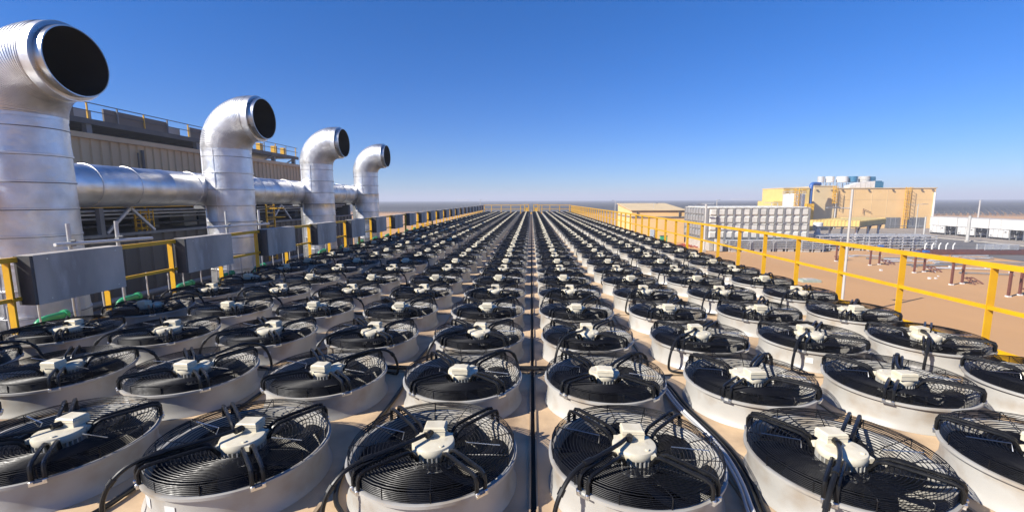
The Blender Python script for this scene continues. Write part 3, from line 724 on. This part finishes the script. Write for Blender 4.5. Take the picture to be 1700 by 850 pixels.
# ------------------------------------------------------------------ panel tank
TX0, TX1, TY0, TY1, TZ0, TZ1 = 24.2, 37.4, 61.0, 69.8, -3.79, .34
t = thing('panel_tank', 'grey sectional water tank of bulging square panels on plinths', 'tank', (TX0, TY0, G))
def rt_(o): o.location = (-TX0, -TY0, -G); return o
def bulge(b, a0, a1, z0, z1, pl, axis, d=.20):
    e = .07; e2 = .20
    def P(a, z, dd): return (a, pl - dd, z) if axis == 'x' else (pl - dd, a, z)
    o = [P(a0, z0, 0), P(a1, z0, 0), P(a1, z1, 0), P(a0, z1, 0)]
    i1 = [P(a0 + e, z0 + e, .02), P(a1 - e, z0 + e, .02), P(a1 - e, z1 - e, .02), P(a0 + e, z1 - e, .02)]
    i2 = [P(a0 + e2, z0 + e2, d), P(a1 - e2, z0 + e2, d), P(a1 - e2, z1 - e2, d), P(a0 + e2, z1 - e2, d)]
    b._add(o + i1 + i2, [(0, 1, 5, 4), (1, 2, 6, 5), (2, 3, 7, 6), (3, 0, 4, 7), (4, 5, 9, 8), (5, 6, 10, 9), (6, 7, 11, 10), (7, 4, 8, 11), (8, 9, 10, 11)])
NCX, NR = 12, 4; pw = (TX1 - TX0) / NCX; ph = (TZ1 - TZ0) / NR
b = MB()
for i in range(NCX):
    for j in range(NR): bulge(b, TX0 + i * pw, TX0 + (i + 1) * pw, TZ0 + j * ph, TZ0 + (j + 1) * ph, TY0, 'x')
rt_(b.build('front_wall', M['tank'], t))
b = MB()
for i in range(8):
    for j in range(NR): bulge(b, TY0 + i * 1.1, TY0 + (i + 1) * 1.1, TZ0 + j * ph, TZ0 + (j + 1) * ph, TX0, 'y')
rt_(b.build('side_wall', M['tankside'], t))
b = MB(); b.quad((TX1, TY0, TZ0), (TX1, TY1, TZ0), (TX1, TY1, TZ1), (TX1, TY0, TZ1)); b.quad((TX1, TY1, TZ0), (TX0, TY1, TZ0), (TX0, TY1, TZ1), (TX1, TY1, TZ1)); rt_(b.build('back_wall', M['tankside'], t))
b = MB()
for i in range(1, NCX + 1):
    x = TX0 + i * pw; b.box(x - .11, x + .11, TY0 - .26, TY0 + .0, TZ0 - .05, TZ1 + .02)
for i in range(0, 9):
    y = TY0 + i * 1.1; b.box(TX0 - .22, TX0, y - .08, y + .08, TZ0 - .05, TZ1 + .02)
for j in (2,): b.box(TX0, TX1, TY0 - .34, TY0 - .305, TZ0 + j * ph - .05, TZ0 + j * ph + .05)
rt_(b.build('rib', M['tankrib'], t))
b = MB(); b.box(TX0 - .1, TX1 + .1, TY0 - .2, TY1 + .1, TZ1 + .02, TZ1 + .09)
for i in range(NCX): b.box(TX0 + i * pw + .15, TX0 + (i + 1) * pw - .15, TY0 + .3, TY1 - .3, TZ1 + .09, TZ1 + .17)
rt_(b.build('roof', M['tank'], t))
b = MB()
for i in range(8):
    x = TX0 + .4 + i * (TX1 - TX0 - .8) / 7; b.box(x - .3, x + .3, TY0 - .4, TY1, G, TZ0 - .35)
rt_(b.build('plinth', M['conc'], t))
b = MB(); b.box(TX0 - .1, TX1 + .1, TY0 - .25, TY0 - .05, TZ0 - .35, TZ0 - .055); b.box(TX0 - .1, TX1 + .1, TY1 - .2, TY1, TZ0 - .35, TZ0 - .055); b.box(TX0 - .12, TX0 + .1, TY0, TY1, TZ0 - .35, TZ0 - .055); rt_(b.build('base_frame', M['tankrib'], t))
b = MB(); b.bar((33.0, 62, .4), (33.0, 62, 1.05), .06); b.bar((33.8, 62, .4), (33.8, 62, 1.05), .06); b.bar((32.0, 62, 1.05), (33.8, 62, 1.05), .06); b.bar((24.4, 63, .4), (24.4, 63, .95), .05); b.bar((23.9, 63, .95), (25.6, 63, .95), .08); rt_(b.build('roof_fitting', M['galv'], t))
t = thing('control_box', 'grey control cabinet at the near left foot of the panel tank', 'cabinet', (25.1, 59.6, G))
b = MB(); b.box(-.45, .45, -.3, .3, .1, 1.7); b.build('body', M['lightpanel'], t)
b = MB(); b.box(-.02, .02, -.315, -.3, .2, 1.6); b.box(.3, .36, -.33, -.3, .8, .95); b.build('door_seam', M['darksteel'], t)

# galvanised racks
def rack(x, y, L, hgt, lab, tiers=5):
    t = thing('pipe_rack', lab, 'rack', (x, y, G), group='silver racks stacked on the sand')
    for xx in (0, L / 2, L):
        for ya in (0, .9): b = MB(); b.bar((xx, ya, 0), (xx, ya, hgt), .09); b.build('upright', M['galv'], t)
    for j in range(tiers):
        z = .42 + (hgt - .46) * j / (tiers - 1)
        b = MB(); b.box(-.1, L + .1, -.10, -.02, z, z + .10); b.box(-.1, L + .1, .92, 1.0, z, z + .10); b.box(0, L, .1, .8, z + .02, z + .045); b.build('shelf', M['galv'], t)
    b = MB(); b.box(.3, 1.0, 0, .9, 0, .38); b.box(L - 1.0, L - .3, 0, .9, 0, .38); b.build('block', M['conc'], t)
xr = 26.4
for i in range(9):
    L = 2.75; yy = 59.3 + (.25 * (i % 3)) + (0 if i < 4 else 1.2)
    rack(xr, yy, L, 1.5 if i < 4 else 2.0, 'silver metal rack on the sand, %s from the left along the tank' % ordn(i + 1)); xr += 3.15

for i in range(5):
    rack(39.6 + 3.3 * i, 64.2 + .3 * (i % 2), 2.9, 1.9, 'silver metal rack in the rear line under the canopy, %s from the left' % ordn(i + 1), 6)

# stands
def stand(x, y, two, lab, h_=1.9):
    t = thing('pipe_stand', lab, 'stand', (x, y, G), group='brown pipe stands with blue caps')
    ps = [(0, 0)] + ([(1.35, .55)] if two else [])
    for px, py in ps:
        b = MB(); b.bar((px, py, .0), (px, py, h_), .13); b.build('post', M['rust'], t)
        b = MB(); b.box(px - .22, px + .22, py - .16, py + .16, h_, h_ + .2); b.build('cap', M['blue'], t)
        b = MB(); b.box(px - .12, px + .12, py - .12, py + .12, 0, .10); b.build('foot', M['white'], t)
    px = ps[-1][0] + .15
    b = MB(); b.bar((px, .5, .5), (px + 1.2, 1.1, .42), .09); b.bar((px, .5, .5), (px + .5, .1, .04), .08); b.bar((px + 1.1, 1.0, .45), (px + 1.4, .4, .04), .08)
    b.bar((px + .3, .7, .55), (px + 1.0, .4, .1), .07); b.bar((px + .9, .9, .5), (px + .35, .5, .08), .07); b.build('trestle', M['rust'], t)
stand(34.4, 50.5, False, 'farthest brown stand with blue cap, nearest the silver racks')
stand(35.8, 47.4, True, 'brown pipe stand with blue caps, second farthest, below the lamp post')
stand(36.3, 42.6, True, 'brown pipe stand with blue caps, in the middle of the row')
stand(34.2, 36.6, True, 'brown pipe stand with blue caps, second nearest to the deck')
stand(34.1, 32.2, True, 'nearest brown pipe stand with blue caps, cut by the right photo edge')
# pipes and blocks lying around
rnd = random.Random(11)
for i in range(34):
    if i == 0: near_l = []
    x = 38 + rnd.uniform(0, 13); y = 42 + rnd.uniform(0, 13); L = rnd.uniform(2.5, 5); a = rnd.uniform(-.35, .25)
    b = MB(); b.tube([(x, y, G + .14), (x + L * math.cos(a), y + L * math.sin(a), G + .14)], .06, 8)
    b.box(x + .1, x + .5, y - .2, y + .2, G, G + .08)
    near_l.append((math.hypot(x, y), b.build('loose_pipe', M[('galv', 'greysteel', 'galv', 'greysteel')[i % 4]])))
for i, (_q, o) in enumerate(sorted(near_l, key=lambda t_: t_[0])): tag(o, 'metal pipe lying on the sand by the brown stands, %s nearest to the deck' % ordn(i + 1), 'pipe', 'loose pipes on the sand')
near_l = []
for i in range(18):
    x = 33 + rnd.uniform(0, 14); y = 33.5 + rnd.uniform(0, 16); s_ = rnd.uniform(.08, .16)
    b = MB(); b.box(x, x + s_, y, y + s_ * 1.3, G, G + s_)
    near_l.append((math.hypot(x, y), b.build('white_block', M['white'])))
for i, (_q, o) in enumerate(sorted(near_l, key=lambda t_: t_[0])): tag(o, 'small white block on the sand around the brown stands, %s nearest to the deck' % ordn(i + 1), 'block', 'small white blocks on the sand')
for i in range(4):
    b = MB(); y = 56.5 + i * .9; b.box(47 + i * 1.2, 62 + i, y, y + .2, G + .05, G + .38)
    tag(b.build('steel_beam', M['oxide']), 'long brown steel beam lying by the road, %s from the deck' % ordn(i + 1), 'beam', 'brown beams beside the road')
t = thing('rack_bundle', 'low silver rack standing alone at the roadside', 'rack', (58.8, 59.0, G))
for xx in (0, 2, 4):
    for ya in (0, 1): b = MB(); b.bar((xx, ya, .3), (xx, ya, 1.0), .09); b.build('upright', M['galv'], t)
for z in (.4, .65, .9):
    b = MB(); b.box(-.1, 4.1, -.1, 0, z, z + .12); b.box(-.1, 4.1, 1, 1.1, z, z + .12); b.build('shelf', M['galv'], t)
b = MB(); b.box(.2, .6, 0, 1, 0, .3); b.box(3.4, 3.8, 0, 1, 0, .3); b.build('block', M['conc'], t)
for i in range(5):
    b = MB(); x = 52.6 + i * .9; b.tube([(x, 60.5, G), (x, 60.5, G + .8), (x + .2, 60.5, G + 1.1)], .07, 6); b.box(x - .25, x + .25, 60.3, 60.8, G, G + .2)
    tag(b.build('pipe_stub', M['white']), 'short white pipe stub on the sand beside the racks, %s from the left' % ordn(i + 1), 'pipe', 'white pipe stubs beside the racks')
t = thing('manhole_box', 'low grey green concrete box on the sand just beyond the right railing', 'box', (23.7, 37.9, G))
b = MB(); b.box(-.75, .75, -.5, .5, 0, .2); b.build('frame', M['pitgreen'], t); b = MB(); b.box(-.35, .4, -.3, .3, .2, .26); b.build('lid', M['conc'], t)

# ------------------------------------------------------------------ canopy
t = thing('yellow_canopy', 'pale yellow flat canopy on braced posts in front of the cream hall', 'canopy', (56, 81, G))
def rc(o): o.location = (-56, -81, -G); return o
L_, N_, R2, B_ = (47.9, 77.6), (54.3, 74.9), (66.4, 85.2), (60, 88)
b = MB(); zt, zb = -2.05, -3.05
def fascia(b, p, q, z0, z1, n):
    p = Vector((*p, 0)); q = Vector((*q, 0)); d = q - p; nm = Vector((d.y, -d.x, 0)).normalized(); pts = []
    for i in range(n):
        for f_, o_ in ((0, 0), (.5, 0), (.58, .07), (.92, .07)): pts.append(p + d * ((i + f_) / n) + nm * o_)
    pts.append(q); vs = []
    for a in pts: vs += [(a.x, a.y, z0), (a.x, a.y, z1)]
    b._add(vs, [(2 * i, 2 * i + 2, 2 * i + 3, 2 * i + 1) for i in range(len(pts) - 1)])
for p, q, n_ in ((L_, N_, 14), (N_, R2, 30), (R2, B_, 14), (B_, L_, 30)): fascia(b, p, q, zb, zt, n_)
rc(b.build('fascia', M['paleyel'], t))
b = MB(); b._add([(*L_, zt - .12), (*N_, zt - .12), (*R2, zt - .12), (*B_, zt - .12), ((L_[0] + N_[0]) / 2, (L_[1] + N_[1]) / 2, zt + .18), ((R2[0] + B_[0]) / 2, (R2[1] + B_[1]) / 2, zt + .18)], [(0, 4, 5, 3), (4, 1, 2, 5), (0, 1, 4), (2, 3, 5)]); rc(b.build('roof', M['paleyel'], t))
for u in (.08, .5, .92):
    for v in (.1, .9):
        x = L_[0] + (N_[0] - L_[0]) * v + (R2[0] - N_[0]) * u; y = L_[1] + (N_[1] - L_[1]) * v + (R2[1] - N_[1]) * u
        b = MB(); b.bar((x, y, G), (x, y, zb), .25); rc(b.build('post', M['white'], t))
        b = MB(); b.bar((x, y, G + .9), (x + 1.3, y + 1.0, zb), .2); rc(b.build('brace', M['darksteel'], t))
b = MB(); b.bar((*L_, zb - .08), (*N_, zb - .08), .15); b.bar((*N_, zb - .08), (*R2, zb - .08), .15); rc(b.build('edge_beam', M['darksteel'], t))

# ------------------------------------------------------------------ cream hall
t = thing('cream_hall', 'large cream industrial hall with grey shutters and yellow cage ladders', 'building', (80, 108, G))
def rh(o): o.location = (-80, -108, -G); return o
b = MB(); b.box(71.75, 94.9, 108, 132, G, 3.9); rh(b.build('wall', M['cream'], t))
b = MB(); b.box(66.9, 71.8, 107.6, 130, G, 4.45); rh(b.build('stair_block', M['creamroof'], t))
b = MB(); b.box(71.81, 95.0, 107.85, 108.15, 3.9, 4.08); b.box(66.8, 71.9, 107.5, 108, 4.45, 4.6); b.box(94.75, 95.1, 107.9, 132, 3.9, 4.08); rh(b.build('coping', M['creamroof'], t))
b = MB()
for x in (72.6, 76.5, 80.5, 84.0): b.box(x, x + .06, 107.96, 108, G, 3.7)
for z in (-2.6, 1.3): b.box(73, 94.7, 107.965, 108, z, z + .05)
rh(b.build('wall_joint', M['creamroof'], t))
b = MB(); b.tube([(94.6, 107.8, G), (94.6, 107.8, 3.0)], .22, 10); b.tube([(72.2, 107.8, G), (72.2, 107.8, 3.0)], .14, 8); rh(b.build('downpipe', M['white'], t))
for x0_, x1_ in ((84.1, 87.5), (88.9, 93.2)):
    sh = MB(); sh.box(x0_, x1_, 107.93, 108, G + .05, -2.9)
    s_o = rh(sh.build('shutter', M['shut'], t))
    sl = MB(); 
    for k_ in range(9): sl.box(x0_ + .05, x1_ - .05, 107.86, 107.93, G + .2 + k_ * .27, G + .3 + k_ * .27)
    for x in (x0_ + (x1_ - x0_) / 3, x0_ + 2 * (x1_ - x0_) / 3): sl.box(x - .04, x + .04, 107.84, 107.93, G + .05, -2.95)
    sl.build('slat', M['tankside'], s_o)
for x in (73.5, 79.5, 85.0, 91.5, 94.0, 67.5, 70.9):
    b = MB(); b.box(x - .2, x + .2, 107.3 if x < 72 else 107.6, 107.6 if x < 72 else 107.85, 3.45, 3.65); rh(b.build('wall_lamp', M['darksteel'], t))
def cage(b, x, y, z0, z1, wdt=.8, step=.5, zc=None):
    for xx in (x, x + wdt): b.bar((xx, y, z0), (xx, y, z1), .12)
    z = z0 + .3
    while z < z1: b.bar((x, y, z), (x + wdt, y, z), .08); z += step
    z = (z0 + 2.2 if zc is None else zc)
    while z < z1: b.tube([(x - .1, y, z), (x - .1, y - .6, z), (x + wdt / 2, y - .9, z), (x + wdt + .1, y - .6, z), (x + wdt + .1, y, z)], .05, 4); z += .8
    for xx, yy_ in ((x - .1, y - .6), (x + wdt / 2, y - .9), (x + wdt + .1, y - .6)): b.bar((xx, yy_, z0 + 2.2 if zc is None else zc), (xx, yy_, z1), .05)
b = MB(); cage(b, 87.7, 107.5, G, 4.2, .9); rh(b.build('cage_ladder', M['yellow'], t))
b = MB(); cage(b, 71.0, 107.2, .4, 4.5, .6, .4, .6); rh(b.build('cage_ladder', M['yellow'], t))
b = MB(); b.bar((78.6, 107.7, -2.0), (78.6, 107.7, -.8), .09); b.bar((78.6, 107.7, -.85), (80.5, 107.7, -1.7), .09); rh(b.build('stair_shadow', M['oxide'], t))  # dark bars stand for the diagonal stair shadow on the wall
# roof plant
vx = [73.2, 75.4, 78.4, 81.0, 83.8]
for i, x in enumerate(vx):
    r_ = (.75, .95, 1.25, 1.0, 1.2)[i]; lab = ('small grey', 'white', 'largest white', 'blue', 'grey and blue')[i] + ' round fan housing on the cream hall roof'
    t2 = thing('roof_fan', lab, 'roof fan', (x, 115.5, 3.9), group='fan housings on the cream hall roof')
    b = MB(); b.lathe([(r_ * .9, 1.75), (r_, 1.8), (r_, 2.3), (r_ * 1.03, 2.32), (r_ * 1.03, 2.42), (r_, 2.44), (r_, 3.15), (r_ * .93, 3.2), (r_ * .9, 3.1), (.2, 3.05)], seg=20, cap0=True, cap1=True)
    b.build('housing', M[('galv', 'white', 'white', 'cyan', 'lightpanel')[i]], t2)
    for a in (0.8, 2.4, 3.9, 5.5):
        c_ = MB(); c_.bar((r_ * .8 * math.cos(a), r_ * .8 * math.sin(a), 0), (r_ * .8 * math.cos(a), r_ * .8 * math.sin(a), 1.6), .12); c_.build('leg', M['galv'], t2)
    if i == 4:
        b = MB(); b.box(.9, 2.1, -.85, .85, 1.85, 3.1); b.box(2.1, 2.35, -.6, .6, 2.0, 2.9); b.build('blue_end', M['cyan'], t2)
t = thing('roof_unit', 'long white air handling duct with blue end on the cream hall roof', 'roof unit', (82, 113, 3.9))
b = MB(); b._add([(-4, -1, .3), (1.9, -1, .3), (1.9, 1, .3), (-4, 1, .3), (-4, -1, .8), (-1.6, -1, 1.6), (1.9, -1, 1.9), (1.9, 1, 1.9), (-1.6, 1, 1.6), (-4, 1, .8)], [(0, 3, 2, 1), (0, 1, 6, 5, 4), (3, 9, 8, 7, 2), (4, 5, 8, 9), (5, 6, 7, 8), (0, 4, 9, 3), (1, 2, 7, 6)]); b.build('shell', M['white'], t)
b = MB()
for x in (-2.8, -1.6, -.4, .8): b.box(x, x + .08, -1.04, 1.0, .3, .8 if x < -2 else 1.6)
b.build('stiffener', M['lightpanel'], t)
b = MB(); b.box(1.9, 3.9, -1.03, 1.0, .28, 1.7); b.box(1.95, 3.6, -.9, .9, 1.7, 1.95); b.build('blue_end', M['cyan'], t)
b = MB(); b.box(-2.5, -2.1, -.6, .6, 0, .3); b.box(1.6, 2, -.6, .6, 0, .28); b.build('saddle', M['greysteel'], t)
t = tag(MB().tube(smoothp([(63.6, 103.6, .3), (63.6, 103.6, 4.2), (63.9, 103.8, 4.9), (64.8, 104.2, 4.95), (66.3, 104.9, 4.9)], 2), .42, 14).build('blue_duct', M['blue']), 'thick blue duct rising beside the cream hall and bending over its roof', 'duct')
# yellow building + white tank
t = thing('yellow_block', 'yellow building left of the blue duct, behind the white round tank', 'building', (60, 103, G))
def ry(o): o.location = (-60, -103, -G); return o
b = MB(); b.box(57.2, 63.0, 103, 112, G, 3.9); ry(b.build('wall', M['paleyel'], t))
b = MB(); b.box(57.1, 63.1, 102.9, 112.1, 3.9, 4.05); ry(b.build('coping', M['creamroof'], t))
b = MB()
for x in (57.6, 59.3, 61.4):
    for z in (3.0, 3.5): b.box(x, x + .9, 102.9, 103, z, z + .18)
ry(b.build('vent', M['yellow'], t))
b = MB(); b.box(55.2, 57.2, 103, 110, G, 1.05); ry(b.build('low_block', M['paleyel'], t))
b = MB(); b.box(61.9, 63.4, 101.6, 103, G, .45); ry(b.build('porch', M['yellow'], t))
t = thing('white_tank', 'white round tank with yellow ladder in front of the yellow building', 'tank', (57.0, 98.5, G))
b = MB(); b.lathe([(2.05, 0), (2.05, 7.9), (1.9, 8.05), (.2, 8.2)], seg=36, cap1=True); b.build('shell', M['white'], t)
b = MB()
for k_ in range(10): b.tube([(2.1 * math.cos(a), 2.1 * math.sin(a), 8.6) for a in (k_ * .63, k_ * .63 + .32, k_ * .63 + .63)], .04, 4); b.bar((2.1 * math.cos(k_ * .63), 2.1 * math.sin(k_ * .63), 7.9), (2.1 * math.cos(k_ * .63), 2.1 * math.sin(k_ * .63), 8.6), .06)
b.build('roof_rail', M['galv'], t)
b = MB(); cage(b, -1.1, -2.2, 0, 9.2, .9, .5, 1.5); b.build('cage_ladder', M['yellow'], t)
t = thing('white_drum', 'small white drum at the right end of the panel tank', 'tank', (41.3, 65.0, G))
b = MB(); b.lathe([(.4, 0), (.4, 2.2)], seg=20); b.build('pedestal', M['white'], t)
b = MB(); b.lathe([(.5, 3.0), (.6, 3.1), (.6, 3.55), (.5, 3.65)], seg=24, cap0=True, cap1=True); b.bar((0, 0, 2.2), (0, 0, 3.0), .5); b.build('drum', M['white'], t)

# ------------------------------------------------------------------ white inverter containers along X = 80
for i in range(5):
    y0 = 91.6 - 5.75 * (i + 1)
    t = thing('power_container', 'white power container on the pad, %s from the cream hall' % ordn(i + 1), 'container', (80, y0, G), group='white power containers beside the road')
    b = MB(); b.box(-.1, 2.6, .03, 5.62, 1.75, 3.35); b.build('upper_box', M['white'], t)
    b = MB(); b.box(-.12, 2.7, 0, 5.65, 3.35, 3.45)
    for yy_ in (1.9, 3.7): b.box(-.125, -.1, yy_, yy_ + .05, 1.8, 3.3)
    b.build('trim', M['lightpanel'], t)
    lo = MB(); lo.box(0, 2.4, 2.5, 5.6, .35, 1.7); lw = lo.build('lower_box', M['white'], t)
    d_ = MB()
    for yy_ in (3.3, 4.1, 4.9): d_.box(-.02, 0, yy_, yy_ + .04, .4, 1.65)
    d_.box(-.03, 0, 2.8, 3.1, 1.2, 1.4); d_.box(-.03, 0, 5.1, 5.4, .5, .7); d_.build('door_seam', M['greysteel'], lw)
    b = MB(); b.box(.1, 2.3, 2.6, 5.5, .05, .35); b.build('skid', M['dark'], t)
    for yy_ in (.2, 1.3, 2.3):
        b = MB(); b.bar((.1, yy_, 0), (.1, yy_, 1.75), .12); b.bar((2.3, yy_, 0), (2.3, yy_, 1.75), .12); b.build('leg', M['greysteel'], t)
    b = MB()
    for k_ in range(3): b.tube(smoothp([(.2, .3 + k_ * .7, 1.7), (0, .45 + k_ * .7, 1.1), (.1, .9 + k_ * .6, .9), (.2, 1.0 + k_ * .6, 1.7)], 2), .12, 6)
    b.build('cable_loop', M['rubber'], t)

# ------------------------------------------------------------------ lamp posts
def lamp(x, y, h_, lab, arms, r=.06, taper=.7, cap=False):
    t = thing('lamp_post', lab, 'lamp post', (x, y, G), group='lamp posts')
    b = MB(); b.tube([(0, 0, 0), (0, 0, h_)], [r, r * taper], 10); b.build('pole', M['lightpanel'], t)
    b = MB(); b.box(-.2, .2, -.2, .2, 0, .3); b.build('footing', M['conc'], t)
    for (ax, az, L) in arms:
        b = MB(); dx = math.copysign(L, ax); b.tube([(0, 0, az), (dx, 0, az + .05)], .03, 6); a = b.build('arm', M['galv'], t)
        hb = MB(); hb.box(min(dx, dx * .5), max(dx, dx * .5), -.12, .12, az + .0, az + .09); hb.build('lamp_head', M['lens'], a)
    return t
lamp(18.55, 26.4, 7.55, 'tall grey lamp post with one arm standing nearest, beyond the right railing', [(-1, 6.45, 1.35)], .075, .85)
lamp(20.15, 106.6, 6.8, 'distant thin lamp post left of the cream cabin', [(-1, 6.75, .8)], .09)
lamp(20.6, 75.2, 6.35, 'thin lamp post rising in front of the cream cabin', [(1, 6.3, .7)], .05)
lamp(23.2, 59.5, 6.35, 'white capped lamp post at the near left corner of the tank', [(-1, 6.3, 1.2)], .13, 1)
lamp(68.7, 81.3, 6.0, 'thin lamp post with two arms before the hall shutters', [(-1, 5.9, 1.7), (1, 5.95, 1.6)], .08)
lamp(164.8, 169.3, 6.3, 'distant lamp post above the white containers by the solar field', [(1, 6.2, 1)], .28)
lamp(70.2, 73.4, 4.2, 'short thick white post standing at the roadside before the containers', [(1, 4.0, .3)], .22, .9)
lamp(67.1, 77.7, 3.9, 'short pale post right of the thin two armed lamp post', [(-1, 2.3, 6.0)], .13, .9)
lamp(47.5, 115, 6.9, 'distant lamp post rising behind the panel tank', [(1, 6.8, .8)], .10)
lamp(-22, 190, 7.3, 'distant lamp post above the left railing, in the solar field', [(1, 7.2, .8)], .12)

# ------------------------------------------------------------------ solar field
def table(b, x, y, w_=1.85, lod=0):
    b.bar((x, y, G + .75), (x, y + 3.2, G + 2.9), w_, .06)
def front(x): return 240 - .14 * (x + 80) if x < 76 else max(60, 218.2 - .33 * (x - 76))
cand = []
for r_ in range(0, 7):
    x = -135.0
    while x < 270:
        y = front(x) + r_ * 9.0; cand.append((r_, math.hypot(x, y), x, y)); x += 2.2
cand = [c_ for c_ in cand if -60 < proj(c_[2], c_[3], G + 2)[0] < 1740 and proj(c_[2], c_[3], G + 2)[0] > 625 and not (1133 > proj(c_[2], c_[3], G + 2)[0] > 1035) and not (1150 < proj(c_[2], c_[3], G + 2)[0] < 1352 and c_[0] < 2) and not (1355 < proj(c_[2], c_[3], G + 2)[0] < 1548)]
cand.sort(key=lambda c_: c_[1] + c_[0] * 4)
near = cand[:300]; nearset = {(c_[0], round(c_[2], 2)) for c_ in near}
pm = MB(); table(pm, 0, 0); pme = pm.mesh('panel', M['pv']); lm = MB(); lm.bar((0, .8, G), (0, .8, G + 1.2), .12); lm.bar((0, 2.6, G), (0, 2.6, G + 2.4), .12); lme = lm.mesh('leg', M['galv'])
for r_, d_, x, y in near:
    o = bpy.data.objects.new('solar_table', None); col.objects.link(o); o.location = (x, y, 0); o.empty_display_size = .1
    tag(o, 'dark tilted solar panel table in the rows nearest the plant', 'solar panel', 'solar panel tables')
    lk('panel', pme, o); lk('leg', lme, o)
b = MB()
for r_ in range(0, 7):
    x = -135.0
    while x < 270:
        y = front(x) + r_ * 9.0
        if (r_, round(x, 2)) not in nearset: table(b, x, y)
        x += 2.2
r_ = 7
while True:
    off = r_ * 9.0 + (0 if r_ < 30 else (r_ - 30) * 5)
    if off > 1500: break
    x = -150 - off * .9
    stepx = 2.2 if r_ < 14 else (11 if r_ < 40 else 60)
    while x < 280 + off * 1.5:
        if (r_ % 16) > 0:
            y = front(x) if x < 500 else 78; y += off
            wv = stepx * .94
            b.bar((x + wv / 2, y, G + .75), (x + wv / 2, y + 3.2 + (0 if r_ < 40 else 3), G + 2.9), wv, .06)
        x += stepx
    r_ += 1
o = b.build('solar_field', M['pv'], kind='stuff'); tag(o, 'far solar field fading towards the horizon', 'solar field')
# distant white sheds
for i, (x, y, L, h_) in enumerate(((-330, 1900, 60, 12), (-235, 2100, 34, 11), (-560, 2500, 70, 10), (880, 1950, 75, 13), (1080, 2100, 50, 11), (2150, 2200, 70, 11))):
    t = thing('far_shed', 'tiny white shed on the horizon, %s from the left' % ordn(i + 1), 'shed', (x, y, G), group='white sheds on the horizon')
    b = MB(); b.box(0, L, 0, 30, 0, h_ * .8); b.build('wall', M['white'], t)
    b = MB(); b._add([(-1, -1, h_ * .8), (L + 1, -1, h_ * .8), (L + 1, 31, h_ * .8), (-1, 31, h_ * .8), (-1, 15, h_), (L + 1, 15, h_)], [(0, 1, 5, 4), (4, 5, 2, 3), (0, 4, 3), (1, 2, 5)]); b.build('roof', M['white'], t)
# ------------------------------------------------------------------ air
hm = bpy.data.materials.new('haze_air'); hm.use_nodes = True; hn = hm.node_tree.nodes; hn.remove(hn['Principled BSDF'])
pv_ = hn.new('ShaderNodeVolumePrincipled'); pv_.inputs['Color'].default_value = (.88, .90, .97, 1); pv_.inputs['Density'].default_value = .0011
pv_.inputs['Anisotropy'].default_value = 0.0
hm.node_tree.links.new(pv_.outputs[0], hn['Material Output'].inputs['Volume'])
b = MB(); b.box(-9100, 9100, -9000, 9200, G - 1, 26); o = b.build('haze', hm, kind='stuff'); tag(o, 'pale haze over the desert plain', 'haze')
